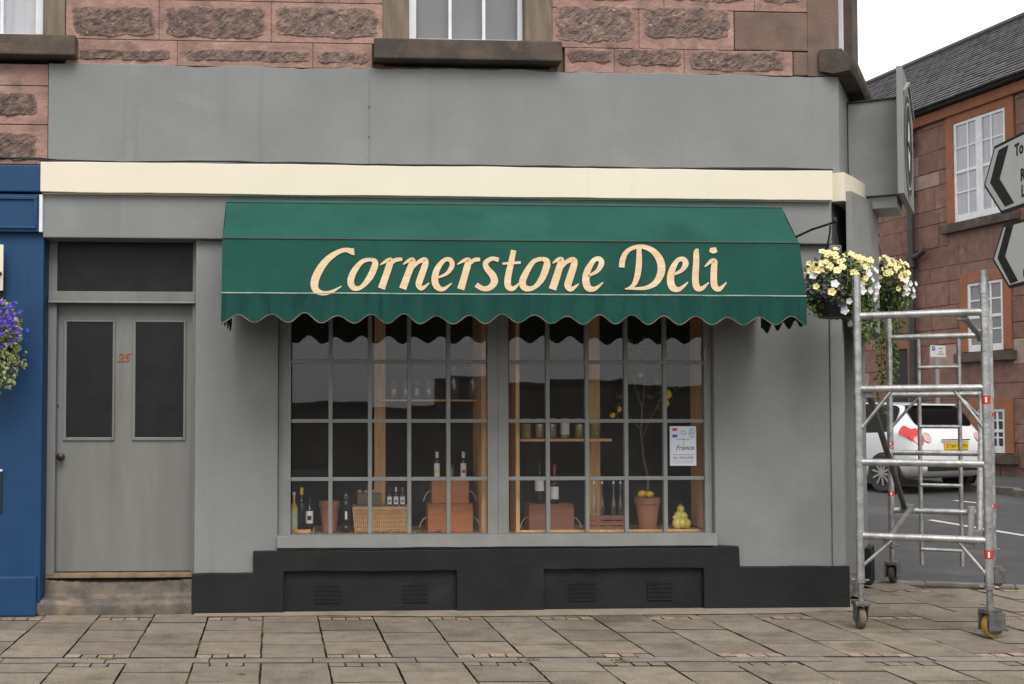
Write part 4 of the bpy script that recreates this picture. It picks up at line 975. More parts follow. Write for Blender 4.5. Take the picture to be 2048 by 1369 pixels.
# ================================================================== FAR SANDSTONE HOUSE
ww = (rt*-.2459 + fwh).normalized(); FQ = dep(2000, 835, 23.0); FQ.z = 0; wn_ = Vector((-ww.y, ww.x, 0))
if wn_.y > 0: wn_ = -wn_
fp = lambda px, py: onpl(px, py, FQ, wn_)
def fa(px, py=700): return (fp(px,py)-FQ).dot(ww)
def fb(a, o, z): return FQ + ww*a + wn_*o + Vector((0,0,z))
fh = thing('stone_house', 'red sandstone house with slate roof across the side street', 'house', FQ)
EZ = fp(1935,176).z - .16; GZ = .15
ASTART, AEND = fa(2250)-7, 15.0
def fbox(name, m, par, a0, a1, o0, o1, z0, z1, bevel=.01): 
    return MB().obox(fb((a0+a1)/2,(o0+o1)/2,(z0+z1)/2), ww, wn_, (0,0,1), abs(a1-a0)/2, abs(o1-o0)/2, abs(z1-z0)/2).build(name, m, par, bevel=bevel)
fw_ = fbox('wall', 'far_mortar', fh, ASTART, AEND, -.5, -.02, -.2, EZ, bevel=0)
fbox('rear_body', 'far_stone', fh, ASTART+.01, AEND-.01, -6.7, -.501, -.2, EZ-.03, bevel=0)
holes = []
def fwin(l, r_, t, bt, cols, rows, sur, lab, glassm='blind_dark', sashes=2):
    a1, a0 = fa(l,bt), fa(r_,bt); z0, z1 = fp(l,bt).z, fp(l,t).z; sw_ = sur
    holes.append((a0-sw_, a1+sw_, z0-.22, z1+sw_))
    wo = fbox('window', glassm, fh, a0, a1, -.10, -.015, z0, z1, bevel=0); tag(wo, lab)
    for (x0,x1,y0_,y1_) in ((a0-sw_,a0,z0,z1+sw_),(a1,a1+sw_,z0,z1+sw_),(a0,a1,z1,z1+sw_)): fbox('surround', 'far_surround', wo, x0, x1, -.015, .035 if sw_>.15 else .03, y0_, y1_)
    fbox('sill', 'sill_stone', wo, a0-sw_-.1, a1+sw_+.1, -.015, .12, z0-.2, z0-.02)
    F = .07; 
    for (x0,x1,y0_,y1_) in ((a0,a0+F,z0,z1),(a1-F,a1,z0,z1),(a0+F,a1-F,z0,z0+.13),(a0+F,a1-F,z1-.06,z1),(a0+F,a1-F,(z0+z1)/2-.03,(z0+z1)/2+.03)): fbox('frame', 'white_paint', wo, x0,x1,-.014,.012,y0_,y1_,bevel=.004)
    cw_ = (a1-a0-2*F)/cols; rh = (z1-z0-.19)/rows
    for i in range(1,cols): fbox('glazing_bar', 'white_paint', wo, a0+F+i*cw_-(.02 if cols==4 and i!=2 else .02), a0+F+i*cw_+.02, -.013,.006,z0+.13,z1-.06,bevel=0)
    for j in range(1,rows):
        if j*2 != rows: fbox('glazing_bar', 'white_paint', wo, a0+F, a1-F, -.0135,.0055, z0+.13+j*rh-.015, z0+.13+j*rh+.015, bevel=0)
    for i in range(cols):
        for j in range(rows): fbox('pane', 'pane_glass', wo, a0+F+i*cw_+.01, a0+F+(i+1)*cw_-.01, -.008,-.006, z0+.13+j*rh+.01, z0+.13+(j+1)*rh-.01, bevel=0)
    return wo
w1 = fwin(1911, 2016, 248, 446, 4, 4, .22, 'tall white window under the eaves', 'net_curtain')
a0, a1 = fa(2016,446), fa(1911,446); zz0, zz1 = fp(1911,446).z, fp(1911,248).z
fbox('mullion', 'white_paint', w1, (a0+a1)/2-.09, (a0+a1)/2+.09, -.014, .02, zz0, zz1)
fwin(1938, 2010, 568, 705, 3, 4, .2, 'white window of the middle floor')
fwin(1958, 2013, 818, 905, 4, 4, .2, 'small white window of the ground floor', 'dark_glass')
# dark doorway at the far end
a0, a1 = fa(1817,700), fa(1776,700); holes.append((a0-.18, a1+.18, -.2, 3.05))
dw = fbox('doorway', 'board_dark', fh, a0, a1, -.05, -.012, 0, 2.85, bevel=0)
for x0,x1,y0_,y1_ in ((a0-.18,a0,0,3.05),(a1,a1+.18,0,3.05),(a0,a1,2.85,3.05)): fbox('surround', 'far_surround', dw, x0,x1,-.012,.03,y0_,y1_)
# coursed blocks
rf = random.Random(17); z = GZ
while z < EZ-.35:
    h = rf.choice((.34,.42,.48,.30)); a = ASTART + rf.uniform(0,.5)
    while a < AEND:
        l = rf.uniform(.55,1.25); e = min(a+l, AEND); segs = [(a+.008, e-.008)]
        for (x0,x1,y0_,y1_) in holes:
            if z+h > y0_ and z < y1_:
                ns = []
                for (p_,q_) in segs:
                    if q_ <= x0 or p_ >= x1: ns.append((p_,q_)); continue
                    if p_ < x0-.06: ns.append((p_, x0-.01))
                    if q_ > x1+.06: ns.append((x1+.01, q_))
                segs = ns
        for (p_,q_) in segs:
            c = fb((p_+q_)/2, .01, z+h/2)
            if inview(c, 420): fbox('stone', 'far_stone_pale' if rf.random() < .14 else 'far_stone', fw_, p_, q_, -.03, rf.uniform(-.012,.004), z+.008, min(z+h,EZ-.3)-.008, bevel=.012)
        a = e
    z += h
fbox('eaves_course', 'far_surround', fh, ASTART, AEND, -.02, .10, EZ-.30, EZ-.10); fbox('gutter', 'iron_pipe', fh, ASTART, AEND, .05, .26, EZ-.08, EZ+.02)
ap = fa(1832, 500)
pipe = MB().tube([fb(ap,.12,GZ), fb(ap,.12,EZ-.05)], .075, 12).build('downpipe', 'iron_pipe', fh, smooth=True)
hz = fp(1845,515).z; MB().tube([fb(ap,.12,hz-.2), fb(ap,.12,hz+.1)], .11, 12).build('pipe_collar', 'iron_pipe', pipe, smooth=True); MB().tube([fb(ap,.12,hz), fb(ap-.25,.13,hz+.03), fb(ap-.45,.13,hz+.12)], .06, 10).build('pipe_branch', 'iron_pipe', pipe, smooth=True)
for zz in (fp(1830,290).z, fp(1830,390).z): MB().tube([fb(ap,.12,zz-.05), fb(ap,.12,zz+.05)], .10, 12).build('pipe_collar', 'iron_pipe', pipe, smooth=True)
# slate roof: pitch found so the ridge shows where it does
RO = 3.4; rz = EZ + 2
for _ in range(40):
    best = min((abs(proj(fb(a_*.25,-RO,rz))[0]-1900), proj(fb(a_*.25,-RO,rz))[1]) for a_ in range(-60,120))[1]
    rz += (best-100)*.006
roof = MB().add([fb(ASTART,.30,EZ-.02), fb(AEND,.30,EZ-.02), fb(AEND,-RO,rz), fb(ASTART,-RO,rz), fb(AEND,-2*RO,EZ-.02), fb(ASTART,-2*RO,EZ-.02)], [(0,1,2,3),(3,2,4,5),(1,4,2),(0,3,5)]).build('roof', 'slate', fh)
b = MB(); NR = 24; sl = Vector((0,0,0)); dS = (fb(0,-RO,rz)-fb(0,.34,EZ-.05)); nS = dS.cross(ww).normalized()
if nS.z < 0: nS = -nS
for j in range(NR):
    for i in range(int((AEND-ASTART)/.32)):
        a = ASTART + (i + (.5 if j%2 else 0))*.32; p0 = fb(a, .34, EZ-.05) + dS*(j/NR); sc = rf.uniform(-.012,.012)
        u = ww*.31; v = dS/NR*1.25; lift = nS*(.035+rf.uniform(0,.012))
        p0 = p0 + dS.normalized()*sc
        b.add([p0+lift, p0+u+lift, p0+u+v+nS*.012, p0+v+nS*.012, p0+nS*.005, p0+u+nS*.005], [(0,1,2,3),(0,4,5,1)])
kind(b.build('slates', 'slate', roof, fix=False), 'stuff')
MB().tube([fb(ASTART,-RO,rz+.03), fb(AEND,-RO,rz+.03)], .10, 8).build('ridge', 'iron_pipe', roof)
# pavement along the house
fpv = MB(); n = 24
fpv.grid(lambda u, v: tuple(fb(ASTART+(AEND-ASTART)*u, .02+2.3*v, 0) + Vector((0,0,roadz(*fb(ASTART+(AEND-ASTART)*u, .02+2.3*v, 0).xy)+.11))), n, 2)
fpo = kind(fpv.build('far_pavement', 'asphalt'), 'structure')
for i in range(26):
    a = ASTART + (AEND-ASTART)*i/26; l = (AEND-ASTART)/26; c = fb(a+l/2, 2.39, 0); 
    MB().obox(c+Vector((0,0,roadz(c.x,c.y)+.045)), ww, wn_, (0,0,1), l/2-.006, .075, .075).build('kerb_stone', 'kerb_stone', fpo, bevel=.012)

# ---- little parking plate on a pole
c = dep(1876, 703, 22.0); sgx = rt; t = thing('parking_sign', 'small white parking plate with blue square on a grey pole', 'sign', (c.x,c.y,.2))
MB().tube([(c.x,c.y+.03,.15),(c.x,c.y+.03,c.z+.1)], .035, 10).build('pole', 'sign_back', t, smooth=True)
fx = (rt*.95+fwh*.3).normalized(); fn_ = Vector((0,0,1)).cross(fx); fn_ = fn_ if fn_.y < 0 else -fn_
pl = MB().obox(c, fx, fn_, (0,0,1), .165, .006, .105).build('plate', 'sign_white', t)
MB().obox(c-fx*.105+Vector((0,0,.05))+fn_*.008, fx, fn_, (0,0,1), .035, .001, .038).build('blue_square', 'blue_print', pl)
text('P', 'sign_white', pl, frame_m(c-fx*.105+Vector((0,0,.05))+fn_*.010, fx, (0,0,1)), .07)
for dz, l in ((.05,.07),(-.01,.05),(-.05,.11)): MB().obox(c+fx*.05+Vector((0,0,dz))+fn_*.008, fx, fn_, (0,0,1), l*.6, .001, .007).build('print_line', 'grey_print', pl)

# ================================================================== WHITE HATCHBACK
car = thing('hatchback_car', 'white hatchback car parked in front of the sandstone house', 'car')
ca = R(24); ch = (rt*-math.sin(ca) + fwh*math.cos(ca)).normalized(); cs_ = (rt*math.cos(ca) + fwh*math.sin(ca)).normalized()   # heading, right
cp = dep(1833, 900, 19.3) + cs_*.84; CZ = roadz(cp.x+ch.x*1.5, cp.y+ch.y*1.5)
car.location = (cp.x, cp.y, CZ); car.rotation_euler = (0,0, math.atan2(ch.y, ch.x))
def cpart(mb, name, m, par=None, **k):
    o = bpy.data.objects.new(name, mb.mesh(name, m, **k)); col.objects.link(o); o.parent = par or car; return o
#  x, zb, zsill, zmid, zbelt, zshoulder(roof edge), ztop, wbot, wmid, wbelt, wroof
ST = [(-.02,.40,.45,.55,.62,.66,.67,.60,.74,.70,.60),(.0,.33,.42,.60,.74,.80,.82,.66,.82,.76,.66),(.10,.26,.38,.62,.86,.97,.985,.70,.855,.80,.66),(.20,.24,.36,.64,.93,1.06,1.075,.74,.86,.82,.64),
      (.36,.22,.35,.65,.97,1.27,1.29,.76,.865,.835,.61),(.50,.21,.34,.65,.98,1.385,1.405,.78,.865,.84,.60),(.72,.20,.33,.65,.97,1.415,1.445,.78,.865,.845,.60),(1.2,.20,.32,.64,.955,1.435,1.475,.78,.865,.845,.61),
      (1.7,.20,.32,.63,.94,1.43,1.48,.78,.86,.84,.61),(2.2,.20,.32,.62,.93,1.36,1.43,.78,.86,.83,.60),(2.6,.20,.32,.62,.92,1.13,1.20,.78,.86,.82,.62),(2.95,.20,.32,.62,.90,.96,.985,.78,.86,.81,.68),
      (3.4,.22,.33,.60,.83,.88,.90,.76,.85,.79,.64),(3.75,.24,.34,.56,.74,.79,.80,.70,.80,.72,.56),(3.92,.30,.38,.50,.60,.64,.65,.56,.66,.56,.40)]
def sect(s):
    x,zb,zs1,zm,zbl,zr,ztp,wb,wm,wbl,wr = s
    hf = [(0,zb),(wb*.7,zb),(wb,zb+.02),(wm*.99,zs1),(wm,zm),(wbl+.012,zbl-.03),(wbl,zbl),((wbl+wr)/2+.012,(zbl+zr)/2),(wr,zr),(wr*.72,ztp-.008),(wr*.3,ztp),(0,ztp)]
    return [(x,y,z) for y,z in hf] + [(x,-y,z) for y,z in reversed(hf[1:-1])]
SC = [sect(s) for s in ST]; m = MS = len(SC[0])
b = MB(); b.v = [p for s in SC for p in s]; b.f = [(i*m+k, i*m+(k+1)%m, (i+1)*m+(k+1)%m, (i+1)*m+k) for i in range(len(SC)-1) for k in range(m)] + [tuple(range(m)), tuple(range(len(SC)*m-1, (len(SC)-1)*m-1, -1))]
body = cpart(b, 'body', 'car_white', smooth=False)
for p in body.data.polygons: p.use_smooth = True
body.modifiers.new('sub','SUBSURF').levels = 1; body.modifiers['sub'].render_levels = 2
def patch(stations, ks, off, name, m, cells=None, par=None):
    pb = MB(); me = body.data; vs = {}
    for i in stations:
        for k in ks:
            if cells and (i, k if k < MS//2 else MS-1-k) not in cells: continue
            k2 = (k+1)%MS
            quad = [(i,k),(i,k2),(i+1,k2),(i+1,k)]; ids = []
            for (a,c_) in quad:
                if (a,c_) not in vs:
                    v = me.vertices[a*MS+c_]; vs[(a,c_)] = len(pb.v); pb.v.append(tuple(v.co + v.normal*off))
                ids.append(vs[(a,c_)])
            pb.f.append(tuple(ids))
    o = cpart(pb, name, m, par, smooth=False)
    for p in o.data.polygons: p.use_smooth = True
    md = o.modifiers.new('sub','SUBSURF'); md.levels = 1; md.render_levels = 2
    return o
patch(range(3,5), range(8,14), .012, 'rear_window', 'car_glass')
patch(range(5,10), (6,7), .008, 'side_window', 'car_glass'); patch(range(5,10), (m-8,m-7), .008, 'side_window', 'car_glass')
patch(range(9,11), range(8,14), .010, 'windscreen', 'car_glass')
TLC = {(1,6),(1,7),(2,5),(2,6),(2,7),(3,5),(3,6)}
patch(range(1,4), (5,6,7), .012, 'tail_light', 'tail_red', TLC); patch(range(1,4), (MS-6,MS-7,MS-8), .012, 'tail_light', 'tail_red', TLC)
patch((1,), (8,), .014, 'tail_lens', 'tail_clear'); patch((1,), (MS-9,), .014, 'tail_lens', 'tail_clear')
npb = MB().box(-.035,-.015,-.26,.26,.70,.811); npl = cpart(npb, 'number_plate', 'plate_yellow')
tx = text('ST64 UHN', 'print_black', npl, frame_m(Vector((-.037,0,.755)), (0,-1,0), (0,0,1)), .098, 0, 'lettering', .0004, 1.05); tx.parent = npl; tx.matrix_parent_inverse = Matrix()
cpart(MB().box(-.03,-.005,-.30,.30,.845,.862), 'boot_handle', 'car_black')
cpart(MB().box(-.045,.0,-.62,.62,.36,.47), 'lower_bumper', 'car_black', bevel=.02)
cpart(MB().box(.42,.60,-.50,.50,1.405,1.435), 'spoiler', 'car_white', bevel=.012)
for sg in (-1,1): cpart(MB().obox((-.02,sg*.62,.52),(0,1,0),(1,0,0),(0,0,1),.07,.012,.022), 'reflector', 'tail_red', bevel=.004)
for x in (.66, 3.15):
    for sg in (-1,1):
        cpart(MB().lathe([(.335,0),(.335,.03)], (x, sg*.862 - (.03 if sg>0 else 0), .31), 28, 'y'), 'wheel_arch', 'car_black')
        y = sg*.80; wh = cpart(MB().lathe([(.20,-.09),(.29,-.10),(.305,-.07),(.305,.07),(.29,.10),(.20,.09)], (x,y,.31), 30, 'y'), 'wheel', 'rubber', smooth=True)
        rb = MB(); rb.lathe([(.205,-.085),(.205,.085)], (x,y,.31), 28, 'y'); cpart(rb, 'rim_back', 'car_black', wh)
        rb = MB()
        for k in range(10): a = 2*math.pi*k/10+.2; rb.obox((x+math.cos(a)*.11, y+sg*.095, .31+math.sin(a)*.11), (math.cos(a),0,math.sin(a)), (0,1,0), (-math.sin(a),0,math.cos(a)), .095, .012, .016)
        rb.lathe([(.045,-.014),(.045,.016)], (x,y+sg*.095,.31), 14, 'y'); cpart(rb, 'rim', 'wheel_alloy', wh)
for sg in (-1,1):
    cpart(MB().obox((2.35,sg*.93,.98),(1,0,0),(0,1,0),(0,0,1),.05,.08,.06), 'door_mirror', 'car_white', bevel=.02)

# ================================================================== across the street, seen only in the window glass
ow = tag(MB().box(3.2, 60, -26.4, -26, -.12, 2.35).build('garden_wall', 'opp_wall'), 'tall stone boundary wall across the street mirrored in the right window', 'wall')
ow2 = tag(MB().box(-40, 3.19, -26.4, -26, -.12, 1.6).build('garden_wall', 'opp_wall'), 'low stone boundary wall across the street mirrored in the left window', 'wall')
for o in (ow, ow2):
    bb = [Vector(v) for v in o.bound_box]; x0, x1, z1 = bb[0].x, bb[6].x, bb[6].z
    MB().box(x0, x1-.01, -26.5, -25.9, z1+.001, z1+.12).build('coping', 'sill_stone', o, bevel=.02)


# ================================================================== GOODS IN THE WINDOWS
PZ = .5385
def top_z(py, Y, px): return at(px, py, Y).z
def bottle(name, label, px, Y, ytop, r, body='wine_glass', cap='black_plastic', lab='label_white', lz=(.18,.48), zb=PZ, kind_='wine', capz=.80, group=None, cat='bottle', mark=None):
    x = ax(px, Y, 1000); h = top_z(ytop, Y, px) - zb; t = thing(name, label, cat, (x,Y,zb), group)
    if kind_ == 'wine': pr = [(r*.9,0),(r,.01),(r,h*.58),(r*.9,h*.64),(r*.5,h*.72),(r*.36,h*.77),(r*.34,h*.985),(r*.3,h)]
    elif kind_ == 'oil': pr = [(r*.95,0),(r,.008),(r,h*.68),(r*.8,h*.73),(r*.5,h*.76),(r*.5,h*.99),(r*.45,h)]
    else: pr = [(r*.9,0),(r,.01),(r,h*.85),(r*.9,h*.95),(r*.5,h)]
    MB().lathe(pr, (x,Y,zb+.0005), 20).build('body', body, t, smooth=True)
    if cap: MB().lathe([(r*.40 if kind_=='wine' else r*.56, h*capz),(r*.40 if kind_=='wine' else r*.56, h*.995),(r*.3,h*1.005)], (x,Y,zb), 16).build('cap', cap, t, smooth=True)
    if lab:
        lo = MB().lathe([(r*1.02,h*lz[0]),(r*1.02,h*lz[1])], (x,Y,zb), 20).build('paper_label', lab, t, smooth=True)
        if mark: MB().obox((x, Y-r*1.03, zb+h*(lz[0]*.55+lz[1]*.45)), (1,0,0),(0,1,0),(0,0,1), r*.55, .002, h*.06).build('label_print', mark, lo, bevel=.0015)
    return t
def crate(name, label, l, r_, yt, yb, Y, m, dep_=.22, group='wooden boxes in the window', zb=None):
    x0, x1 = ax(l,Y,1000), ax(r_,Y,1000); z0 = zb if zb is not None else PZ; z1 = top_z(yt, Y, (l+r_)/2); t = thing(name, label, 'box', ((x0+x1)/2,Y,z0), group)
    w_ = .012
    MB().box(x0, x1, Y, Y+w_, z0+.0005, z1).build('front_board', m, t, bevel=.003); MB().box(x0, x1, Y+dep_-w_, Y+dep_, z0+.0005, z1).build('back_board', m, t, bevel=.003)
    MB().box(x0+.001, x0+w_, Y+w_+.0005, Y+dep_-w_-.0005, z0+.001, z1-.001).build('end_board', m, t); MB().box(x1-w_, x1-.001, Y+w_+.0005, Y+dep_-w_-.0005, z0+.001, z1-.001).build('end_board', m, t)
    MB().box(x0+.004, x1-.004, Y+.004, Y+dep_-.004, z1+.0006, z1+.010).build('lid', m, t, bevel=.003)
    zc = z0+(z1-z0)*.55
    for x, sg in ((x0,-1),(x1,1)):
        MB().tube([(x, Y+.06, zc), (x+sg*.028, Y+.05, zc-.012), (x+sg*.052, Y+.04, zc-.045), (x+sg*.062, Y+.035, zc-.08)], .004, 6).build('rope_handle', 'rope', t)
    return t, z1+.0106
# timber cabinets
def cabinet(label, boards, group=None):
    t = thing('display_cabinet', label, 'cabinet', (boards[0][1],boards[0][3],PZ)); 
    for nm, x0, x1, y0, y1, z0, z1 in boards: bxp(nm, 'pine', t, x0, x1, y0, y1, z0, z1, bevel=.003)
    return t
zsh = top_z(800, .62, 870)
cabinet('pale timber shelving unit in the left window', [('upright', ax(963,.22), ax(973,.22), .22, .78, PZ+.001, 2.35), ('post', ax(749,.76), ax(771,.76), .76, .80, PZ+.001, 2.4), ('shelf', ax(757,.62), ax(963,.62), .50, .7595, zsh-.012, zsh)])
zr2 = top_z(878, .34, 1130); zr1 = zr2-.020
cabinet('pale timber shelving unit in the right window', [('upright', ax(1031,.24), ax(1039,.24), .24, .70, PZ+.001, 2.35), ('post', ax(1178,.73), ax(1200,.73), .73, .77, PZ+.001, 2.4), ('shelf', ax(1039,.32)+.002, ax(1224,.30), .30, .58, zr1, zr2),
        ('bottom_rail', ax(1039,.2)+.002, ax(1400,.2), .20, .228, PZ+.001, PZ+.026), ('upright', ax(1406,.22), ax(1416,.22), .23, .55, PZ+.027, 2.35), ('base_board', ax(1332,.3), ax(1404,.3), .232, .52, PZ+.001, PZ+.018)])
# left window
tr = tag(MB().lathe([(.085,0),(.09,.004),(.09,.035),(.082,.035),(.080,.012),(.001,.012)], (ax(606,.33),.33,PZ+.001), 30).build('wooden_tray', 'pine', smooth=True), 'round pale wooden tray under three bottles at left', 'tray')
ZT = PZ+.014
bottle('wine_bottle', 'clear pale bottle at the far left of the left window', 588, .31, 985, .028, 'jar_fill', 'cap_white', 'label_green', (.12,.52), ZT, capz=.93)
bottle('wine_bottle', 'dark bottle with yellow cap in the left window', 603, .37, 976, .034, 'wine_glass', 'cap_yellow', None, (.2,.4), ZT, capz=.84)
bottle('wine_bottle', 'dark bottle with white label and red dot in the left window', 619, .29, 994, .027, 'wine_glass', 'black_plastic', 'label_white', (.25,.60), ZT, mark='print_black')
def pot(label, px, Y, ytop, rtop, m='terracotta', group='terracotta pots'):
    x = ax(px,Y,1030); h = top_z(ytop,Y,px)-PZ; t = thing('terracotta_pot', label, 'plant pot', (x,Y,PZ), group)
    MB().lathe([(rtop*.62,0.001),(rtop*.64,.004),(rtop*.90,h*.80),(rtop*.90,h*.81),(rtop,h*.82),(rtop,h),(rtop*.9,h),(rtop*.86,h*.86),(.001,h*.85)], (x,Y,PZ), 32).build('shell', m, t, smooth=True)
    MB().lathe([(.001,h*.90),(rtop*.87,h*.895),(rtop*.85,h*.87)], (x,Y,PZ), 24).build('soil', 'soil', t)
    return x, h
pot('empty terracotta pot in the left window', 659, .42, 1003, .083)
bottle('olive_oil_bottle', 'tall black bottle with pale emblem beside the wicker basket', 692, .34, 985, .034, 'wine_glass', 'castor_metal', None, (.3,.6), PZ, 'tube', capz=.9, mark=None)
ob = [o for o in bpy.data.objects if o.name.startswith('olive_oil_bottle')][0]; xq = ax(692,.34,1030)
MB().obox((xq,.3045,PZ+.135),(1,0,0),(0,1,0),(0,0,1),.008,.001,.030).build('label_print', 'label_white', ob); MB().obox((xq,.3045,PZ+.05),(1,0,0),(0,1,0),(0,0,1),.010,.001,.008).build('label_print', 'grey_print', ob); MB().obox((xq,.3045,PZ+.23),(1,0,0),(0,1,0),(0,0,1),.010,.001,.014).build('label_print', 'grey_print', ob)
# wicker hamper
HY = .34; hx0, hx1 = ax(706,HY,1040), ax(817,HY,1040); hz1 = top_z(1018,HY,760); hb = thing('wicker_hamper', 'lidded wicker hamper in the left window', 'basket', ((hx0+hx1)/2,HY,PZ))
ins = .018
b = MB(); b.add([(hx0+ins,HY+ins,PZ+.001),(hx1-ins,HY+ins,PZ+.001),(hx1-ins,HY+.24,PZ+.001),(hx0+ins,HY+.24,PZ+.001),(hx0,HY,hz1),(hx1,HY,hz1),(hx1,HY+.26,hz1),(hx0,HY+.26,hz1)], [(0,3,2,1),(4,5,6,7),(0,1,5,4),(1,2,6,5),(2,3,7,6),(3,0,4,7)])
b.build('liner', 'wicker', hb)
NS = 26
for i in range(NS+1):
    f = i/NS; MB().tube([(hx0+ins+(hx1-hx0-2*ins)*f, HY+ins-.004, PZ+.003), (hx0+(hx1-hx0)*f, HY-.004, hz1)], .0048, 6).build('stake', 'wicker_rim', hb)
b = MB(); nrow = 11
for j in range(nrow):
    g_ = (j+.5)/nrow; z = PZ+.003+(hz1-PZ)*g_; i_ = ins*(1-g_); b.tube([(hx0+i_+(hx1-hx0-2*i_)*k/52, HY+i_-.004+.0045*(1 if (k//1+j)%2 else -1), z) for k in range(53)], .0046, 5)
kind(b.build('weave', 'wicker', hb, smooth=True), 'stuff')
MB().tube([(hx0-.004,HY-.006,hz1),(hx1+.004,HY-.006,hz1)], .008, 8).build('rim', 'wicker_rim', hb)
bxp('lid', 'wicker', hb, hx0-.004, hx1+.004, HY-.008, HY+.262, hz1+.002, hz1+.018, bevel=.006)
HZ = hz1+.0185
x0, x1 = ax(714,.42,1000), ax(763,.42,1000); tz = top_z(987,.42,738)
tn = thing('olive_tin', 'olive brown box on top of the wicker hamper', 'tin', ((x0+x1)/2,.42,HZ)); MB().box(x0,x1,.40,.52,HZ,tz).build('box_body', 'tin_olive', tn, bevel=.008)
for k, px in enumerate((720,733,748)): MB().lathe([(.001,-.004),(.018,-.002),(.020,.010),(.012,.020),(.001,.022)], (ax(px,.46),.46,tz+.003), 12).build('bread_roll', 'bread', tn, smooth=True)
for k, (px, cm, lb) in enumerate(((779,'black_plastic','left'),(792,'cap_white','middle'),(805,'cap_copper','right'))):
    bottle('small_bottle', f'small dark bottle with white label on the hamper, {lb} of three', px, .40, 975, .0185, 'wine_glass', cm, 'label_white', (.08,.50), HZ, capz=.62, group='three small bottles on the hamper', mark='grey_print')
_, cz1 = crate('wooden_box', 'large orange-brown wooden box in the left window, bottom of its stack', 856, 946, 1011, 1062, .34, 'crate_brown', .24)
_, cz2 = crate('wooden_box', 'smaller orange-brown wooden box on top of the larger one', 864, 938, 962, 1008, .40, 'crate_brown', .17, zb=cz1)
bottle('oil_bottle', 'white-capped oil bottle with yellow print on the stacked boxes', 874, .46, 904, .0225, 'wine_glass', 'cap_white', 'label_white', (.04,.58), cz2, 'oil', capz=.77, mark='cap_yellow', group='white-capped oil bottles')
bottle('oil_bottle', 'white-capped oil bottle with red print on the stacked boxes', 927, .46, 904, .0225, 'wine_glass', 'cap_white', 'label_white', (.04,.58), cz2, 'oil', capz=.77, mark='red_print', group='white-capped oil bottles')
def jar(name, label, px, Y, yt, r, zb, fill=None, lab=None, group=None, cat='jar'):
    x = ax(px,Y,850); h = top_z(yt,Y,px)-zb; t = thing(name, label, cat, (x,Y,zb), group)
    MB().lathe([(r*.9,.001),(r,.006),(r,h*.86),(r*.86,h*.9),(r*.86,h*.99),(r*.8,h)], (x,Y,zb), 18).build('glass_wall', 'jar_glass', t, smooth=True)
    if fill: MB().lathe([(r*.86,.005),(r*.93,.01),(r*.93,h*.72),(.001,h*.74)], (x,Y,zb), 16).build('contents', fill, t, smooth=True); MB().lathe([(r*.9,h*.92),(r*.9,h*1.02),(.001,h*1.03)], (x,Y,zb), 16).build('jar_lid', 'jar_lid', t)
    if lab: MB().lathe([(r*1.02,h*.2),(r*1.02,h*.8)], (x,Y,zb), 18).build('paper_label', lab, t, smooth=True)
jar('drinking_glass', 'small glass between the two oil bottles on the stacked boxes', 902, .46, 928, .028, cz2, cat='glass')
ords = ('first','second','third','fourth','fifth','sixth')
for k, px in enumerate((788,812,834,858,908,946)): jar('drinking_glass', f'empty glass on the left window shelf, {ords[k]} from the timber post', px, .60, 763 if k < 4 else 735, .032 if k < 4 else .037, zsh+.0005, group='glasses on the left shelf', cat='glass')
# right window
for k, px in enumerate((1052,1079,1104,1130,1158,1190)): jar('preserve_jar', f'jar of yellow preserve on the right window shelf, {ords[k]} from the left upright', px, .42, 838, .042 if k in (0,5) else .034, zr2+.0005, 'jar_fill', 'label_white' if k==3 else None, 'preserve jars on the right shelf')
_, cz3 = crate('wooden_box', 'dark brown wooden box under two wine bottles in the right window', 1058, 1148, 1012, 1063, .36, 'crate_old', .22)
bottle('wine_bottle', 'wine bottle with square white label on the dark wooden box', 1079, .46, 928, .036, 'wine_glass', 'black_plastic', 'label_white', (.32,.60), cz3, mark=None)
bottle('wine_bottle', 'wine bottle with red capsule on the dark wooden box', 1109, .44, 930, .032, 'wine_glass', 'cap_red', 'label_white', (.12,.44), cz3, capz=.78)
# swing-top bottles in a slatted crate
SY = .36; sx0, sx1 = ax(1180,SY,1040), ax(1248,SY,1040); cz_ = top_z(1030,SY,1215); sc_ = thing('bottle_crate', 'small slatted crate of clear bottles in the right window', 'crate', ((sx0+sx1)/2,SY,PZ))
for k in range(3): zz = PZ+.004+k*(cz_-PZ)/3; bxp('slat', 'crate_old', sc_, sx0, sx1, SY, SY+.009, zz, zz+(cz_-PZ)/3-.010, bevel=.002)
for x in (sx0, sx1-.012): bxp('corner_post', 'crate_old', sc_, x, x+.012, SY+.0095, SY+.022, PZ+.001, cz_, bevel=0); bxp('end_board', 'crate_old', sc_, x, x+.011, SY+.0225, SY+.18, PZ+.001, cz_-.01, bevel=0)
bxp('floor_board', 'crate_old', sc_, sx0+.013, sx1-.013, SY+.0225, SY+.18, PZ+.001, PZ+.010, bevel=0)
for k, px in enumerate((1188,1204,1227,1241)):
    x = ax(px,SY+.06,1000); h = top_z(968,SY+.06,px)-PZ-.012; t = thing('swing_top_bottle', f'clear swing-top bottle in the slatted crate, {ords[k]} from the left', 'bottle', (x,SY+.06,PZ+.011), 'clear bottles in the crate'); r = .0215
    MB().lathe([(r*.9,0),(r,.006),(r,h*.5),(r*.8,h*.6),(r*.4,h*.75),(r*.36,h*.95),(r*.44,h*.96),(r*.40,h)], (x,SY+.06,PZ+.0112), 16).build('body', 'jar_glass', t, smooth=True)
    MB().lathe([(r*.40,h*1.0),(r*.45,h*1.02),(r*.3,h*1.06),(.001,h*1.07)], (x,SY+.06,PZ+.0115), 12).build('stopper', 'cap_white', t, smooth=True)
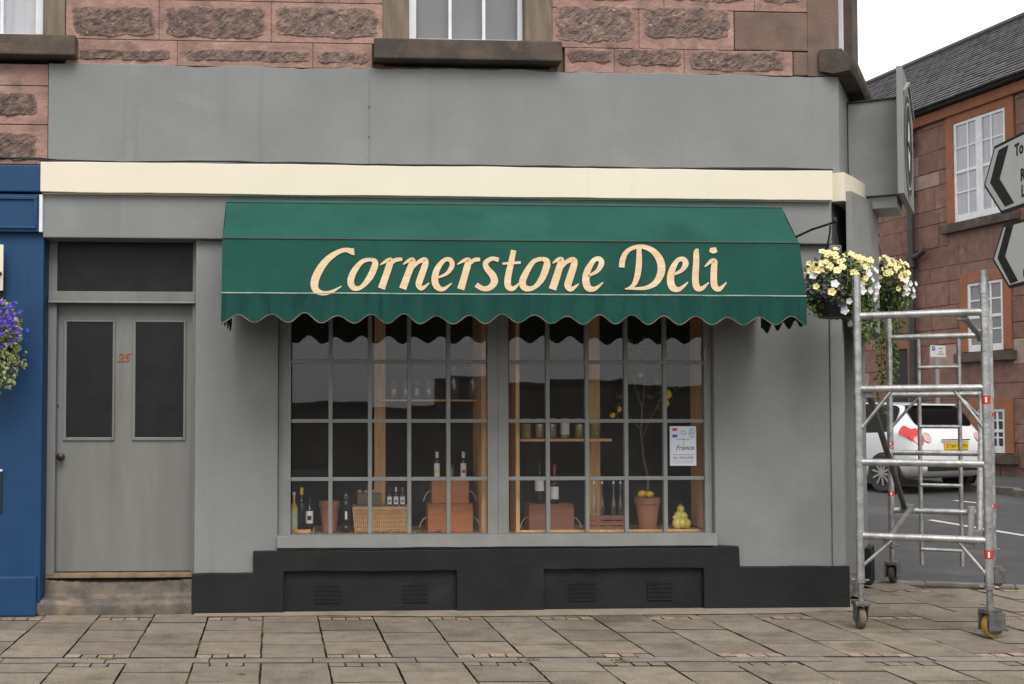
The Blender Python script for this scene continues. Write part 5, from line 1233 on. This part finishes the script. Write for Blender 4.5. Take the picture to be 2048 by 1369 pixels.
# lemon tree
lx, lh = pot('terracotta pot of the lemon tree in the right window', 1295, .38, 995, .098)
lt_ = thing('lemon_tree', 'small bare lemon tree growing from the right window pot', 'tree', (lx,.38,PZ+lh*.9)); base = Vector((lx,.40,PZ+lh*.86))
V = lambda px, py, Y: at(px,py,Y)
MB().tube([base, V(1297,960,.42), V(1288,920,.43), V(1282,870,.44), V(1284,820,.46), V(1290,760,.46), V(1284,700,.48)], .011, 8, r2=.004).build('trunk', 'bark', lt_, smooth=True)
for pts in ([(1283,880,.44),(1300,840,.42),(1320,800,.40),(1334,770,.38)],[(1282,860,.44),(1262,836,.45),(1240,815,.44),(1228,812,.43)],[(1284,815,.46),(1270,775,.46),(1276,735,.44)],[(1288,770,.46),(1310,735,.46),(1330,700,.46)]):
    MB().tube([V(*p) for p in pts], .005, 6, r2=.0025).build('branch', 'bark', lt_, smooth=True)
rr = random.Random(5); b = MB()
for px, py, Y, n in ((1334,765,.38,16),(1284,700,.48,22),(1240,812,.44,10),(1276,738,.44,8),(1325,705,.46,14),(1300,800,.44,6)): leaf_blob(b, rr, V(px,py,Y), .09, .07, .09, n, .055, .3)
kind(b.build('leaves', 'leaf_green', lt_, fix=False), 'stuff')
lem = MB().lathe([(.001,-.036),(.008,-.032),(.022,-.018),(.027,0),(.022,.018),(.009,.031),(.005,.037),(.001,.038)], (0,0,0), 16).mesh('lemon','lemon',smooth=True)
for px, py, Y, rx, sc in ((1337,790,.36,.2,1.05),(1333,808,.38,.5,.9),(1225,831,.42,.9,.8),(1239,819,.43,.3,.7),(1281,750,.42,1.2,.75)):
    o = inst('lemon', lem, None, V(px,py,Y), (rx,rx*.5,0), (sc,sc,sc)); link(o, lt_)
for k, (px, py, rx) in enumerate(((1284,988,1.3),(1299,989,1.5))):
    o = inst('fallen_lemon', lem, None, V(px,py,.33), (.2,rx,.3*k), (1,1,1)); tag(o, 'lemon lying in the terracotta pot, ' + ('left' if k==0 else 'right') + ' of two', 'lemon', 'lemons lying in the pot')
# ceramic fruit tower
gx = ax(1361,.36,1040); gt = thing('ceramic_fruit', 'yellow ceramic stack of lemons in the right-hand cabinet', 'ornament', (gx,.36,PZ+.019))
ball = MB().lathe([(.001,-1),(.35,-.93),(.72,-.68),(.97,-.2),(1,.1),(.85,.55),(.5,.87),(.18,1.0),(.001,1.04)], (0,0,0), 20).mesh('fruit','ceramic_lemon',smooth=True)
for dx, dy, dz, s in ((-.030,-.02,.040,.042),(.036,-.015,.040,.042),(.003,.035,.040,.042),(.0,-.035,.045,.040),(-.012,.0,.098,.038),(.020,-.004,.094,.036),(-.048,-.02,.085,.020),(.002,0,.150,.031)):
    o = inst('fruit', ball, None, (gx+dx,.36+dy,PZ+.018+dz), (dx*9,dy*9,0), (s,s,s)); link(o, gt)
MB().lathe([(.013,0),(.015,.006),(.010,.012),(.001,.013)], (gx+.002,.36,PZ+.018+.179), 12).build('spout', 'alu', gt)
# poster on the inside of the glass
Yp = .092; p0, p1 = at(1340,932,Yp), at(1392,853,Yp)
po_ = tag(MB().box(p0.x,p1.x,Yp,Yp+.0012,p0.z,p1.z).build('poster', 'paper'), 'white France event poster on the inside of the right window', 'poster')
PWd, PHt = p1.x-p0.x, p1.z-p0.z; pq = lambda u, v: Vector((p0.x+PWd*u, Yp-.0008, p0.z+PHt*v))
def pr(name, m, u0, u1, v0, v1, o=0): a, c = pq(u0,v0), pq(u1,v1); MB().box(a.x,c.x,a.y-.0004-o,a.y-o,a.z,c.z).build(name, m, po_)
pr('red_flag', 'red_print', .10, .28, .88, .955); pr('blue_flag', 'blue_print', .10, .28, .715, .79); pr('flag_panel', 'pale_blue_print', .72, .93, .70, .94)
for sg in (-1,1): MB().obox(pq(.825,.82)+Vector((0,-.0010,0)), Vector((.105*PWd*sg,0,.12*PHt)).normalized(), (0,1,0), Vector((-.12*PHt*sg,0,.105*PWd)).normalized(), .036, .0003, .0045).build('saltire', 'paper', po_)
b = MB(); b.lathe([(.020,0),(.020,.0004)], (0,0,0), 24, 'y', .8); o = b.build('seal', 'grey_print'); o.location = pq(.52,.84)+Vector((0,-.0006,0)); link(o, po_)
b = MB(); b.lathe([(.016,0),(.016,.0004)], (0,0,0), 24, 'y', .75); o = b.build('seal_centre', 'paper'); o.location = pq(.52,.84)+Vector((0,-.0012,0)); link(o, po_)
pr('print_line', 'grey_print', .24, .78, .655, .667); pr('rule', 'grey_print', .12, .93, .272, .284); pr('print_line', 'grey_print', .10, .9, .12, .128); pr('print_line', 'grey_print', .12, .85, .07, .078); pr('stem_line', 'grey_print', .52, .535, .49, .72)
text('France', 'print_black', po_, frame_m(pq(.56,.45)+Vector((0,-.0009,0)), (1,0,.03), (0,0,1)), .052, .35, 'lettering', .0003)
text('ALL WELCOME', 'print_black', po_, frame_m(pq(.5,.2)+Vector((0,-.0009,0)), (1,0,0), (0,0,1)), .023, .2, 'lettering', .0003)
# scattered coffee beans along the front of the left window
rr = random.Random(77); b = MB(); xa, xb = ax(590,.2,1060), ax(965,.2,1060)
for _ in range(900):
    x, y = rr.uniform(xa,xb), .135+abs(rr.gauss(0,.075)); s = rr.uniform(.004,.008); z = PZ + rr.uniform(0,.012)
    b.add([(x-s,y,z+s*.5),(x+s,y+rr.uniform(-s,s)*.5,z+s*.5),(x,y-s*.7,z+s*.5),(x,y+s*.7,z+s*.6),(x,y,z+s*1.1),(x,y,z)], [(0,2,4),(2,1,4),(1,3,4),(3,0,4),(2,0,5),(1,2,5),(3,1,5),(0,3,5)])
tag(kind(b.build('coffee_beans', 'beans', fix=False), 'stuff'), 'dark coffee beans scattered along the left window ledge', 'coffee beans')
# pale twist of cord on the right window frame
tag(MB().tube([(ax(1412,.04,690),.048,az(688,.04)),(ax(1409,.04,690),.046,az(705,.04)),(ax(1412,.04,690),.048,az(722,.04))], .007, 8).build('cord_end', 'rope'), 'short pale cord end hanging on the right window frame', 'cord')
